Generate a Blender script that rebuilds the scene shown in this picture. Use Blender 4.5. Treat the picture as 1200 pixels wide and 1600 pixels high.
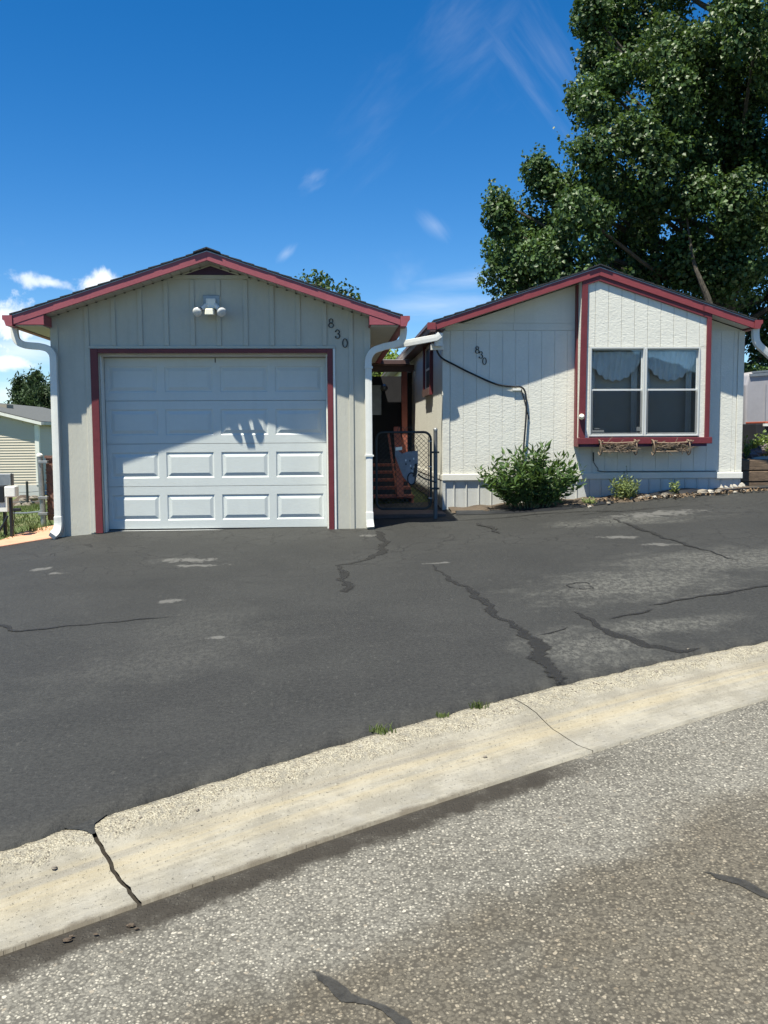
import bpy, bmesh, math, random
import numpy as np
from mathutils import Vector, Matrix
random.seed(7); rng = np.random.default_rng(7)
scene = bpy.context.scene
for o in list(bpy.data.objects): bpy.data.objects.remove(o)

# ---------------------------------------------------------------- camera
F = 1430.0
CAM = np.array([0.0, 0.0, 1.6])
def _rot(a, ax):
    c, s = math.cos(a), math.sin(a)
    return np.array({'x': [[1,0,0],[0,c,-s],[0,s,c]], 'z': [[c,-s,0],[s,c,0],[0,0,1]]}[ax])
CR = _rot(math.radians(-3.4), 'z') @ _rot(math.radians(90-4.8), 'x') @ _rot(math.radians(-0.35), 'z')
cd = bpy.data.cameras.new('camera'); cam = bpy.data.objects.new('camera', cd)
scene.collection.objects.link(cam); scene.camera = cam
cd.sensor_width = 36; cd.lens = 36*F/1600; cd.clip_start = .05; cd.clip_end = 3000
M4 = Matrix([list(CR[0])+[0], list(CR[1])+[0], list(CR[2])+[1.6], [0,0,0,1]])
cam.matrix_world = M4
scene.render.resolution_x = 768; scene.render.resolution_y = 1024
def ray(px, py): return CR @ np.array([(px-600)/F, -(py-800)/F, -1.0])
def at(px, py, Y):
    d = ray(px, py); return Vector(CAM + d*(Y/d[1]))
def gpt(px, py, c=0.0):
    d = ray(px, py); t = (c-CAM[2])/(d[2]-.05*d[0]-.049*d[1]); q = CAM+t*d
    for _ in range(12 if c == 0 else 0):
        e = hg(q[0], q[1])-.05*q[0]-.049*q[1]; t = (e-CAM[2])/(d[2]-.05*d[0]-.049*d[1]); q = CAM+t*d
    return Vector(q)

# ---------------------------------------------------------------- world, sun, exposure
SUN = Vector((-.95, -1.0, 3.5)).normalized()       # towards the sun
world = bpy.data.worlds.new('World'); scene.world = world; world.use_nodes = True
wn = world.node_tree; wn.nodes.clear()
class NT:
    """small node helper"""
    def __init__(s, nt): s.nt = nt
    def n(s, typ, **kw):
        nd = s.nt.nodes.new(typ)
        for k, v in kw.items():
            if k == 'inp':
                for kk, vv in v.items():
                    if isinstance(vv, bpy.types.NodeSocket): s.nt.links.new(vv, nd.inputs[kk])
                    else: nd.inputs[kk].default_value = vv
            else: setattr(nd, k, v)
        return nd
    def m(s, op, a, b=0.0, c=0.0, clamp=False):
        nd = s.nt.nodes.new('ShaderNodeMath'); nd.operation = op; nd.use_clamp = clamp
        for i, v in enumerate((a, b, c)):
            if isinstance(v, bpy.types.NodeSocket): s.nt.links.new(v, nd.inputs[i])
            else: nd.inputs[i].default_value = v
        return nd.outputs[0]
    def ramp(s, v, a, b, lo=0.0, hi=1.0, smooth=True):
        nd = s.n('ShaderNodeMapRange', interpolation_type='SMOOTHSTEP' if smooth else 'LINEAR')
        s.nt.links.new(v, nd.inputs[0])
        for i, x in zip((1,2,3,4), (a,b,lo,hi)): nd.inputs[i].default_value = x
        return nd.outputs[0]
    def mix(s, f, a, b):
        nd = s.n('ShaderNodeMix', data_type='RGBA')
        for i, v in ((0,f),(6,a),(7,b)):
            if isinstance(v, bpy.types.NodeSocket): s.nt.links.new(v, nd.inputs[i])
            else: nd.inputs[i].default_value = v if i == 0 else tuple(v)+(1,)*(4-len(v))
        return nd.outputs[2]
    def noise(s, vec, scale, detail=4, rough=.55, dist=0, out='Fac'):
        nd = s.n('ShaderNodeTexNoise')
        if vec is not None: s.nt.links.new(vec, nd.inputs['Vector'])
        nd.inputs['Scale'].default_value = scale; nd.inputs['Detail'].default_value = detail
        nd.inputs['Roughness'].default_value = rough; nd.inputs['Distortion'].default_value = dist
        return nd.outputs[out]
    def link(s, a, b): s.nt.links.new(a, b)
W = NT(wn)
sky = W.n('ShaderNodeTexSky', sky_type='NISHITA', sun_disc=False)
sky.sun_elevation = math.asin(SUN.z); sky.sun_rotation = math.atan2(SUN.x, SUN.y)
sky.altitude = 1800; sky.air_density = 1.0; sky.dust_density = .25; sky.ozone_density = 2.5
hsv = W.n('ShaderNodeHueSaturation', inp={'Hue': .503, 'Saturation': 1.40, 'Value': 1.40, 'Color': sky.outputs[0]})
tcw = W.n('ShaderNodeTexCoord'); dirv = W.n('ShaderNodeVectorMath', operation='NORMALIZE'); W.link(tcw.outputs['Generated'], dirv.inputs[0])
D = dirv.outputs[0]
def frame_noise(px, py, ang, stretch, scale, detail):
    c = Vector(ray(px, py)).normalized(); r = c.cross(Vector((0,0,1))).normalized(); u = r.cross(c).normalized()
    ca, sa = math.cos(math.radians(ang)), math.sin(math.radians(ang)); r, u = r*ca+u*sa, u*ca-r*sa
    def dot(v):
        nd = W.n('ShaderNodeVectorMath', operation='DOT_PRODUCT'); W.link(D, nd.inputs[0]); nd.inputs[1].default_value = v; return nd.outputs['Value']
    cx = W.n('ShaderNodeCombineXYZ', inp={0: W.m('MULTIPLY', dot(r), 1/stretch), 1: dot(u), 2: W.m('MULTIPLY', dot(c), .3)})
    return W.noise(cx.outputs[0], scale, detail, .6, .35)
NZ = {'puff': W.noise(D, 26, 6, .6, .3), 'flat': frame_noise(300, 500, 3, 5, 22, 5), 'diag': frame_noise(700, 120, -52, 7, 26, 5), 'rise': frame_noise(550, 250, 42, 3, 18, 5)}
def cloud(px, py, sx, sy, ang, nz, lo, hi, amp):
    """a patch of cloud in a fixed direction of the sky; sx, sy half sizes in degrees"""
    c = Vector(ray(px, py)).normalized()
    r = c.cross(Vector((0,0,1))).normalized(); u = r.cross(c).normalized()
    ca, sa = math.cos(math.radians(ang)), math.sin(math.radians(ang))
    r, u = (r*ca+u*sa)/math.radians(sx), (u*ca-r*sa)/math.radians(sy)
    def dot(v):
        nd = W.n('ShaderNodeVectorMath', operation='DOT_PRODUCT'); W.link(D, nd.inputs[0]); nd.inputs[1].default_value = v; return nd.outputs['Value']
    a, b, w = dot(r), dot(u), dot(c)
    q = W.m('SQRT', W.m('ADD', W.m('MULTIPLY', a, a), W.m('MULTIPLY', b, b)))
    body = W.m('ADD', W.m('SUBTRACT', 1.0, q), W.m('MULTIPLY', W.m('SUBTRACT', NZ[nz], .5), 3.2))
    return W.m('MULTIPLY', W.m('MULTIPLY', W.ramp(body, lo, hi), W.m('GREATER_THAN', w, .6)), amp)
CL = [cloud(150,445,2.1,.9,8,'puff',.05,.75,.9), cloud(75,441,2.3,.5,-8,'puff',.0,.9,.75), cloud(15,498,2.4,.9,4,'puff',.15,1.0,.8),
      cloud(10,566,2.2,.55,0,'puff',.1,.8,.8), cloud(40,545,4.0,1.6,3,'flat',-.1,1.6,.7), cloud(-120,520,6,2.2,4,'puff',.1,.7,.95),
      cloud(45,615,4.5,.7,2,'flat',-.1,1.4,.8), cloud(490,275,2.4,1.3,35,'rise',.5,1.9,.45), cloud(447,396,1.7,.8,38,'rise',.45,1.8,.45),
      cloud(680,352,2.0,1.0,-30,'diag',.4,2.0,.25), cloud(590,170,5.5,2.4,48,'rise',.1,2.4,.15), cloud(720,60,5,3.5,50,'rise',.1,2.4,.17),
      cloud(860,80,8,3.0,-52,'diag',.05,2.2,.27), cloud(790,430,5.5,1.0,6,'flat',-.1,1.9,.36), cloud(680,478,7,1.0,2,'flat',-.1,1.8,.42)]
fac = CL[0]
for c_ in CL[1:]: fac = W.m('MAXIMUM', fac, c_)
# thin veil of cirrus over the rest of the sky, and low cumulus round the horizon
sep = W.n('ShaderNodeSeparateXYZ'); W.link(D, sep.inputs[0])
lowband = W.m('MULTIPLY', W.ramp(sep.outputs[2], .30, .02), W.ramp(W.noise(D, 5, 5, .6), .60, .78))
fac = W.m('MAXIMUM', fac, W.m('MULTIPLY', lowband, .35))
skyc = W.mix(fac, hsv.outputs[0], (10.5, 11.0, 11.6))
bg = W.n('ShaderNodeBackground', inp={'Color': skyc, 'Strength': .0515})
W.link(bg.outputs[0], W.n('ShaderNodeOutputWorld').inputs[0])
sl = bpy.data.lights.new('sun', 'SUN'); sl.energy = 5.0; sl.angle = math.radians(.55); sl.color = (1, .952, .80)
so = bpy.data.objects.new('sun', sl); scene.collection.objects.link(so)
so.rotation_euler = SUN.to_track_quat('Z', 'Y').to_euler(); so.location = (0, 0, 30)
vs = scene.view_settings; vs.view_transform = 'Standard'; vs.look = 'None'; vs.gamma = 1; vs.exposure = 1.1; vs.use_curve_mapping = False
scene.render.engine = 'CYCLES'
scene.cycles.max_bounces = 6; scene.cycles.transparent_max_bounces = 12

# ---------------------------------------------------------------- builders
col = scene.collection
def put(o, parent=None):
    col.objects.link(o)
    if parent is not None: o.parent = parent
    return o
def tag(o, label=None, cat=None, group=None, kind=None):
    if label: o['label'] = label
    if cat: o['category'] = cat
    if group: o['group'] = group
    if kind: o['kind'] = kind
    return o
def empty(name, loc, label, cat, group=None):
    o = bpy.data.objects.new(name, None); o.empty_display_size = .1; put(o)
    o.location = loc; EMP.append(o)
    return tag(o, label, cat, group)
EMP = []
class MB:
    def __init__(s): s.v = []; s.f = []
    def box(s, x0, x1, y0, y1, z0, z1):
        return s.ext([(x0,y0,z0),(x1,y0,z0),(x1,y0,z1),(x0,y0,z1)], (0,y1-y0,0))
    def ext(s, poly, vec):
        n = len(poly); b = len(s.v); vec = Vector(vec)
        s.v += [tuple(p) for p in poly] + [tuple(Vector(p)+vec) for p in poly]
        s.f.append(list(range(b, b+n))); s.f.append(list(range(b+2*n-1, b+n-1, -1)))
        for i in range(n):
            j = (i+1) % n; s.f.append([b+i, b+n+i, b+n+j, b+j])
        return s
    def bar(s, a, b_, w, h, up=(0,0,1)):
        """square bar from a to b, w across, h along up"""
        a, b_ = Vector(a), Vector(b_); d = (b_-a).normalized(); up = Vector(up)
        side = d.cross(up).normalized(); u = side.cross(d).normalized()
        p = [a+side*w/2*i+u*h/2*j for i, j in ((-1,-1),(1,-1),(1,1),(-1,1))]
        return s.ext(p, b_-a)
    def tube(s, pts, r, n=8, closed=False, sq=False):
        pts = [Vector(p) for p in pts]; N = len(pts); b = len(s.v); ref = None
        for i, p in enumerate(pts):
            if closed: t = pts[(i+1) % N]-pts[i-1]
            else: t = pts[min(i+1, N-1)]-pts[max(i-1, 0)]
            t.normalize()
            if ref is None: ref = Vector((0,0,1)) if abs(t.z) < .9 else Vector((0,1,0))
            x = t.cross(ref)
            if x.length < 1e-4: x = t.orthogonal()
            x.normalize(); y = x.cross(t).normalized(); ref = y
            rr = r[i] if isinstance(r, (list, tuple)) else r
            for k in range(n):
                a = 2*math.pi*(k+.5)/n; s.v.append(tuple(p+(x*math.cos(a)+y*math.sin(a))*rr))
        for i in range(N if closed else N-1):
            for k in range(n):
                a0 = b+i*n; a1 = b+((i+1) % N)*n; k2 = (k+1) % n
                s.f.append([a0+k, a0+k2, a1+k2, a1+k])
        if not closed:
            s.f.append([b+k for k in range(n)][::-1]); s.f.append([b+(N-1)*n+k for k in range(n)])
        return s
    def rock(s, c, r, seed, sq=(1,1,.6)):
        rs = random.Random(seed); b = len(s.v); c = Vector(c); nu, nv = 7, 4
        s.v.append(tuple(c+Vector((0,0,r*sq[2]))))
        for j in range(1, nv):
            for i in range(nu):
                th = math.pi*j/nv; ph = 2*math.pi*i/nu+.3*j; q = r*rs.uniform(.72, 1.15)
                s.v.append((c.x+q*sq[0]*math.sin(th)*math.cos(ph), c.y+q*sq[1]*math.sin(th)*math.sin(ph), c.z+q*sq[2]*math.cos(th)))
        s.v.append(tuple(c-Vector((0,0,r*sq[2]))))
        for i in range(nu):
            j = (i+1) % nu; s.f.append([b, b+1+i, b+1+j]); e = b+1+(nv-2)*nu; s.f.append([e+j, e+i, b+1+(nv-1)*nu])
            for k in range(nv-2):
                q = b+1+k*nu; s.f.append([q+i, q+nu+i, q+nu+j, q+j])
        return s
    def mesh(s, name):
        me = bpy.data.meshes.new(name); me.from_pydata(s.v, [], s.f)
        bm = bmesh.new(); bm.from_mesh(me); bmesh.ops.recalc_face_normals(bm, faces=bm.faces); bm.to_mesh(me); bm.free()
        return me
    def build(s, name, mat, parent=None, smooth=False, bevel=0, kind=None):
        me = s.mesh(name); me.materials.append(mat)
        o = bpy.data.objects.new(name, me)
        if smooth:
            me.polygons.foreach_set('use_smooth', [True]*len(me.polygons))
            try: me.set_sharp_from_angle(angle=math.radians(40))
            except Exception: pass
        put(o)
        if parent is not None: o.parent = parent
        if bevel:
            m_ = o.modifiers.new('bevel', 'BEVEL'); m_.width = bevel; m_.segments = 2; m_.limit_method = 'ANGLE'
        if kind: o['kind'] = kind
        return o
def newobj(name, me, mat, parent=None):
    me.materials.clear(); me.materials.append(mat)
    o = bpy.data.objects.new(name, me); put(o)
    if parent is not None: o.parent = parent
    return o

# ---------------------------------------------------------------- materials
def material(name):
    m_ = bpy.data.materials.new(name); m_.use_nodes = True; nt = m_.node_tree; nt.nodes.clear()
    T = NT(nt); out = T.n('ShaderNodeOutputMaterial'); p = T.n('ShaderNodeBsdfPrincipled'); T.link(p.outputs[0], out.inputs[0])
    T.p = p; T.out = out; T.pos = T.n('ShaderNodeNewGeometry').outputs['Position']; return m_, T
def scaled(T, vec, s):
    nd = T.n('ShaderNodeVectorMath', operation='MULTIPLY'); T.link(vec, nd.inputs[0]); nd.inputs[1].default_value = s; return nd.outputs[0]
def plain(name, c, rough=.6, var=.12, scale=6, bump=0, bscale=60, bst=(1,1,1), metal=0, spec=.4, dirt=0, dist=.01, island=0):
    m_, T = material(name); p = T.p
    n1 = T.noise(T.pos, scale, 5, .6); n2 = T.noise(T.pos, scale*9, 3, .6)
    f = T.m('ADD', T.m('MULTIPLY', n1, .65), T.m('MULTIPLY', n2, .35))
    f = T.ramp(f, .3, .7, 0, 1, False)
    lo = [x*(1-var) for x in c]; hi = [min(1, x*(1+var)) for x in c]
    cc = T.mix(f, lo, hi)
    if island:
        ri = T.n('ShaderNodeNewGeometry').outputs['Random Per Island']
        hs = T.n('ShaderNodeHueSaturation', inp={'Color': cc, 'Value': T.ramp(ri, 0, 1, 1-island, 1+island, False)}); cc = hs.outputs[0]
    if dirt:
        st = T.noise(scaled(T, T.pos, (5,5,.5)), 1.6, 6, .65)
        cc = T.mix(T.m('MULTIPLY', T.ramp(st, .5, .8), dirt), cc, [x*.55 for x in (c[0], c[1]*.97, c[2]*.88)])
    T.link(cc, p.inputs['Base Color'])
    p.inputs['Roughness'].default_value = rough; p.inputs['Metallic'].default_value = metal; p.inputs['Specular IOR Level'].default_value = spec
    if bump:
        bn = T.noise(scaled(T, T.pos, bst), bscale, 4, .6, .4)
        b_ = T.n('ShaderNodeBump', inp={'Strength': bump, 'Distance': dist, 'Height': bn}); T.link(b_.outputs[0], p.inputs['Normal'])
    return m_
M = {}
M['garage'] = plain('garage_paint', (.465,.455,.395), .55, .06, 3, .25, 70, (1,1,.25), dirt=.18)
M['home'] = plain('home_paint', (.655,.645,.585), .55, .06, 3, .48, 32, (.8,.8,1.5), dirt=.14)
M['homeflat'] = plain('home_panel_paint', (.62,.605,.54), .55, .05, 3, .3, 34, (.8,.8,1.6), dirt=.14)
M['skirt'] = plain('skirting', (.50,.51,.50), .5, .08, 4, .1, 40, dirt=.4)
M['belt'] = plain('belt_trim', (.66,.65,.60), .5, .06, 4, .1, 40, dirt=.12)
M['red'] = plain('burgundy_paint', (.135,.024,.03), .5, .18, 5, .25, 50, (1,1,.3), dirt=.1)
M['gfascia'] = plain('weathered_burgundy_paint', (.275,.07,.088), .5, .14, 5, .15, 50, dirt=.1)
M['fascia'] = plain('faded_burgundy_paint', (.215,.042,.05), .5, .14, 5, .15, 50, dirt=.1)
M['purple'] = plain('vent_paint', (.06,.024,.075), .5, .15, 5)
M['white'] = plain('white_metal', (.70,.70,.66), .45, .08, 5, .06, 30, dirt=.3)
M['frame'] = plain('window_vinyl', (.52,.535,.53), .45, .08, 6, dirt=.25)
M['door'] = plain('door_paint', (.555,.585,.57), .42, .04, 2.5, .22, 55, (.35,1,3), dirt=.08, dist=.006)
M['stop'] = plain('door_stop', (.45,.42,.40), .5, .1, 6)
M['soffit'] = plain('soffit_vinyl', (.44,.42,.37), .5, .08, 5, dirt=.2)
M['shingle'] = plain('shingle', (.028,.03,.036), .9, .4, 40, .6, 200, island=.25)
M['black'] = plain('black_plastic', (.012,.013,.016), .45, .2, 8)
M['digit'] = plain('black_digit', (.014,.014,.02), .4, .1, 8)
M['galv'] = plain('galvanised_steel', (.30,.31,.32), .45, .2, 12, metal=.7)
M['darkgalv'] = plain('weathered_steel', (.13,.135,.14), .55, .25, 12, metal=.4)
M['darkmetal'] = plain('dark_metal', (.045,.05,.05), .5, .3, 15, metal=.5)
M['plaque'] = plain('grey_plaque', (.20,.21,.23), .5, .25, 14, .1, 60)
M['cream'] = plain('cream_lens', (.85,.82,.68), .35, .04, 5)
M['porchred'] = plain('porch_stain', (.26,.085,.06), .7, .25, 8, .3, 60, (1,1,.2))
M['brownmetal'] = plain('brown_gutter', (.10,.06,.055), .5, .2, 8)
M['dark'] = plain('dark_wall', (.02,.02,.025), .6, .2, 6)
M['twig'] = plain('dry_twig', (.21,.155,.11), .8, .4, 30, island=.5)
M['timber'] = plain('old_timber', (.13,.09,.06), .85, .45, 9, .7, 30, (.3,1,1), dirt=.3)
M['stone'] = plain('stone', (.17,.15,.125), .9, .3, 18, .5, 60, island=.35)
M['pale_stone'] = plain('pale_stone', (.34,.315,.275), .8, .15, 18, .4, 60, island=.2)
M['walk'] = plain('tinted_concrete', (.47,.25,.165), .85, .18, 5, .35, 90, dirt=.2)
M['neigh'] = plain('neighbour_siding', (.52,.47,.39), .5, .05, 2)
M['neighroof'] = plain('neighbour_roof', (.085,.09,.09), .9, .25, 10, .3, 60)
M['foundation'] = plain('foundation', (.45,.46,.46), .8, .1, 3)
M['lattice'] = plain('brown_panel', (.16,.085,.07), .7, .3, 20, .8, 45)
M['bark'] = plain('bark', (.07,.06,.048), .95, .35, 8, 1, 25, (1,1,.3), dist=.03)
M['stem'] = plain('green_stem', (.09,.11,.045), .8, .3, 12)
M['trailer'] = plain('trailer_skin', (.33,.32,.34), .35, .1, 2, dirt=.3)
M['curtain'] = plain('lace_curtain', (.88,.88,.84), .9, .1, 6)
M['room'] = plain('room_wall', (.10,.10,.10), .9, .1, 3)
M['paper'] = plain('sticker', (.35,.37,.37), .6, .05, 9)
M['soil'] = plain('soil', (.075,.057,.042), 1, .4, 6, .8, 25, dist=.03)
M['litter'] = plain('leaf_litter', (.13,.09,.055), .9, .3, 30, island=.6)
M['skylight'] = plain('bright_flashing', (.7,.7,.68), .5, .05, 5)
M['terracotta'] = plain('red_bin', (.30,.07,.04), .5, .1, 5)
def glass_mat():
    m_, T = material('window_glass'); nt = T.nt
    gl = T.n('ShaderNodeBsdfGlossy', inp={'Roughness': .01, 'Color': (.85,.9,.95,1)}); tr = T.n('ShaderNodeBsdfTransparent', inp={'Color': (.94,.96,.97,1)})
    lw = T.n('ShaderNodeFresnel', inp={'IOR': 1.5}); fz = T.m('ADD', T.m('MULTIPLY', lw.outputs[0], 1.0), .035)
    bn = T.noise(T.pos, 2.2, 2); b_ = T.n('ShaderNodeBump', inp={'Strength': .03, 'Distance': .05, 'Height': bn}); T.link(b_.outputs[0], gl.inputs['Normal'])
    mx = T.n('ShaderNodeMixShader', inp={0: fz}); T.link(tr.outputs[0], mx.inputs[1]); T.link(gl.outputs[0], mx.inputs[2]); T.link(mx.outputs[0], T.out.inputs[0]); return m_
M['glass'] = glass_mat()
def screen_mat():
    m_, T = material('insect_screen'); d = T.n('ShaderNodeBsdfDiffuse', inp={'Color': (.022,.024,.027,1)}); tr = T.n('ShaderNodeBsdfTransparent')
    mx = T.n('ShaderNodeMixShader', inp={0: .38}); T.link(tr.outputs[0], mx.inputs[1]); T.link(d.outputs[0], mx.inputs[2]); T.link(mx.outputs[0], T.out.inputs[0]); return m_
M['screen'] = screen_mat()
def leaf_mat(name, c1, c2, rough=.38, trans=.35, spec=.5):
    m_, T = material(name); p = T.p; g = T.n('ShaderNodeNewGeometry'); ri = g.outputs['Random Per Island']
    cc = T.mix(ri, c1, c2); cl = T.noise(T.pos, 1.1, 3); hs = T.n('ShaderNodeHueSaturation', inp={'Color': cc, 'Value': T.ramp(cl, .3, .7, .75, 1.25), 'Hue': T.ramp(ri, 0, 1, .485, .51, False)})
    T.link(hs.outputs[0], p.inputs['Base Color']); p.inputs['Roughness'].default_value = rough; p.inputs['Specular IOR Level'].default_value = spec
    t = T.n('ShaderNodeBsdfTranslucent'); h2 = T.n('ShaderNodeHueSaturation', inp={'Color': hs.outputs[0], 'Hue': .475, 'Saturation': 1.15, 'Value': 1.5}); T.link(h2.outputs[0], t.inputs[0])
    mx = T.n('ShaderNodeMixShader', inp={0: trans}); T.link(p.outputs[0], mx.inputs[1]); T.link(t.outputs[0], mx.inputs[2]); T.link(mx.outputs[0], T.out.inputs[0]); return m_
M['leaf_tree'] = leaf_mat('cottonwood_leaf', (.021,.054,.019), (.070,.116,.034), .46, .25, .32)
M['leaf_bush'] = leaf_mat('shrub_leaf', (.027,.064,.021), (.074,.125,.034), .46, .28, .3)
M['leaf_weed'] = leaf_mat('weed_leaf', (.11,.16,.06), (.22,.27,.10), .5, .35)
M['leaf_far'] = leaf_mat('juniper_leaf', (.022,.045,.020), (.045,.072,.03), .6, .2, .2)
M['leaf_light'] = leaf_mat('garden_leaf', (.10,.17,.04), (.22,.30,.08), .45, .35)
M['grass'] = leaf_mat('grass_blade', (.05,.085,.02), (.12,.15,.045), .6, .3, .3)

def blob(T, pos2, x, y, rx, ry, ang=0, lo=.0, hi=.6, nz=None, amp=1.6):
    """soft-edged worn patch of its own shape on a surface, in metres"""
    nd = T.n('ShaderNodeMapping', vector_type='TEXTURE'); T.link(pos2, nd.inputs[0])
    nd.inputs['Location'].default_value = (x, y, 0); nd.inputs['Rotation'].default_value = (0,0,math.radians(ang)); nd.inputs['Scale'].default_value = (rx, ry, 1)
    ln = T.n('ShaderNodeVectorMath', operation='LENGTH'); T.link(nd.outputs[0], ln.inputs[0])
    b_ = T.m('SUBTRACT', 1.0, ln.outputs['Value'])
    if nz is not None: b_ = T.m('ADD', b_, T.m('MULTIPLY', T.m('SUBTRACT', nz, .5), amp))
    return T.ramp(b_, lo, hi)
def flat2(T):
    sp = T.n('ShaderNodeSeparateXYZ'); T.link(T.pos, sp.inputs[0])
    cb = T.n('ShaderNodeCombineXYZ', inp={0: sp.outputs[0], 1: sp.outputs[1]}); return cb.outputs[0], sp

def asphalt():
    m_, T = material('sealed_asphalt'); P2, sp = flat2(T); p = T.p
    fine = T.noise(P2, 120, 5, .75); mid = T.noise(P2, 26, 6, .65); big = T.noise(P2, .9, 7, .68)
    grain = T.noise(P2, 52, 3, .8); f = T.m('ADD', T.m('ADD', T.m('MULTIPLY', fine, .25), T.m('MULTIPLY', mid, .2)), T.m('ADD', T.m('MULTIPLY', grain, .30), T.m('MULTIPLY', big, .25)))
    base = T.mix(T.ramp(f, .42, .58, 0, 1, False), (.0138,.0141,.0137), (.0325,.0328,.0315))
    # worn, chalky areas where the sealer has gone
    nz = T.noise(P2, 3.2, 8, .7); speck = T.ramp(T.noise(P2, 85, 4, .8), .50, .62)
    worn = None
    for a in [(2.35,6.9,1.15,.75,20), (3.3,7.6,1.3,.7,0), (3.4,10.2,1.1,.35,-6), (1.55,5.25,.5,.55,30), (-1.0,5.6,1.3,.55,35), (2.1,5.6,.7,.25,10), (-.9,6.4,.6,.8,0)]:
        b_ = blob(T, P2, *a, -.1, .9, nz, 2.2); b_ = T.m('MULTIPLY', b_, .28 if a[0] < 0 else 1.0); worn = b_ if worn is None else T.m('MAXIMUM', worn, b_)
    brk = T.ramp(T.noise(scaled(T, P2, (1,.6,1)), 24, 7, .8), .46, .56); w2 = T.m('MULTIPLY', worn, T.m('ADD', T.m('MULTIPLY', T.m('MAXIMUM', speck, brk), .8), .08))
    base = T.mix(T.m('MULTIPLY', w2, .62), base, (.135,.134,.122))
    nz2 = T.noise(scaled(T, P2, (1,.55,1)), 9, 7, .72); pale = None
    for a in [(-1.42,9.05,.40,.16,0), (-1.25,8.75,.35,.10,0), (-2.75,8.85,.15,.10,0), (-2.55,8.6,.10,.07,0), (-1.28,7.25,.16,.10,0), (1.0,8.4,.18,.06,0), (2.95,9.2,.28,.12,-30), (3.2,8.6,.25,.1,-30), (3.9,10.6,.7,.30,4), (.42,10.35,.14,.12,0),(-.75,6.05,.10,.05,0)]:
        b_ = blob(T, P2, *a, .15, .65, nz2, 3.4); pale = b_ if pale is None else T.m('MAXIMUM', pale, b_)
    base = T.mix(T.m('MULTIPLY', pale, .5), base, (.15,.147,.14))
    # scuffs: small hard-edged flecks where stones show through, and darker pits
    fl1 = T.m('MULTIPLY', T.ramp(T.noise(scaled(T, P2, (1,.45,1)), 30, 6, .8), .57, .64), T.ramp(T.noise(P2, 1.5, 5, .65), .36, .60))
    base = T.mix(T.m('MULTIPLY', fl1, .38), base, (.085,.084,.078))
    fl2 = T.m('MULTIPLY', T.ramp(T.noise(scaled(T, P2, (1,.45,1)), 19, 6, .8), .60, .67), T.ramp(T.noise(P2, 1.1, 5, .65), .40, .62))
    base = T.mix(T.m('MULTIPLY', fl2, .5), base, (.010,.010,.010))
    # fine crazing near the buildings
    vo = T.n('ShaderNodeTexVoronoi', feature='DISTANCE_TO_EDGE', inp={'Scale': 3.2}); dv = T.n('ShaderNodeVectorMath', operation='ADD'); T.link(P2, dv.inputs[0])
    T.link(scaled(T, T.noise(P2, 4, 5, .6, 0, 'Color'), (.35,.35,0)), dv.inputs[1]); T.link(dv.outputs[0], vo.inputs['Vector'])
    crz = T.m('MULTIPLY', T.ramp(vo.outputs[0], .03, .008), T.m('MULTIPLY', T.ramp(sp.outputs[1], 6.8, 9.6), T.ramp(T.noise(P2, .9, 4), .40, .56)))
    base = T.mix(T.m('MULTIPLY', crz, .75), base, (.009,.009,.009))
    drk = T.m('MULTIPLY', T.ramp(T.noise(P2, 2.4, 7, .7), .56, .74), .5); base = T.mix(drk, base, (.016,.016,.0165))
    dust = T.m('MULTIPLY', T.ramp(T.noise(P2, 70, 3, .6), .62, .72), T.ramp(T.noise(P2, 1.7, 5, .6), .40, .62)); base = T.mix(T.m('MULTIPLY', dust, .5), base, (.10,.10,.095))
    T.link(base, p.inputs['Base Color']); p.inputs['Roughness'].default_value = .72; p.inputs['Specular IOR Level'].default_value = .35
    h = T.m('ADD', T.m('ADD', T.m('MULTIPLY', fine, .5), T.m('MULTIPLY', grain, .6)), T.m('ADD', T.m('MULTIPLY', mid, .8), T.m('MULTIPLY', crz, -1.2)))
    b_ = T.n('ShaderNodeBump', inp={'Strength': .65, 'Distance': .006, 'Height': h}); T.link(b_.outputs[0], p.inputs['Normal']); return m_
M['asphalt'] = asphalt()
def sealmat(name, c, edge=.5, amp=1.3, soft=.25):
    m_, T = material(name); P2, sp = flat2(T); p = T.p
    uv = T.n('ShaderNodeUVMap').outputs[0]; su = T.n('ShaderNodeSeparateXYZ'); T.link(uv, su.inputs[0])
    n1 = T.noise(P2, 30, 6, .7); n2 = T.noise(P2, 8, 5, .65)
    T.link(T.mix(T.ramp(n1, .3, .7), [x*.7 for x in c], [x*1.45 for x in c]), p.inputs['Base Color']); p.inputs['Roughness'].default_value = .68; p.inputs['Specular IOR Level'].default_value = .35
    prof = T.m('SUBTRACT', 1.0, T.m('ABSOLUTE', T.m('SUBTRACT', T.m('MULTIPLY', su.outputs[1], 2.0), 1.0)))
    prof = T.m('MULTIPLY', prof, su.outputs[0])
    al = T.ramp(T.m('ADD', prof, T.m('MULTIPLY', T.m('SUBTRACT', T.m('ADD', T.m('MULTIPLY', n1, .6), T.m('MULTIPLY', n2, .5)), .55), amp)), edge-soft, edge+soft*.6)
    T.link(T.m('MULTIPLY', al, .85), p.inputs['Alpha'])
    b_ = T.n('ShaderNodeBump', inp={'Strength': .5, 'Distance': .005, 'Height': n1}); T.link(b_.outputs[0], p.inputs['Normal']); return m_
M['seal'] = sealmat('crack_sealer', (.0135,.0133,.0128), .4); M['roadseal'] = sealmat('road_crack_sealer', (.030,.029,.027), .30, .45, .08); M['jointdirt'] = sealmat('joint_dirt', (.028,.024,.019), .35)
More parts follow.
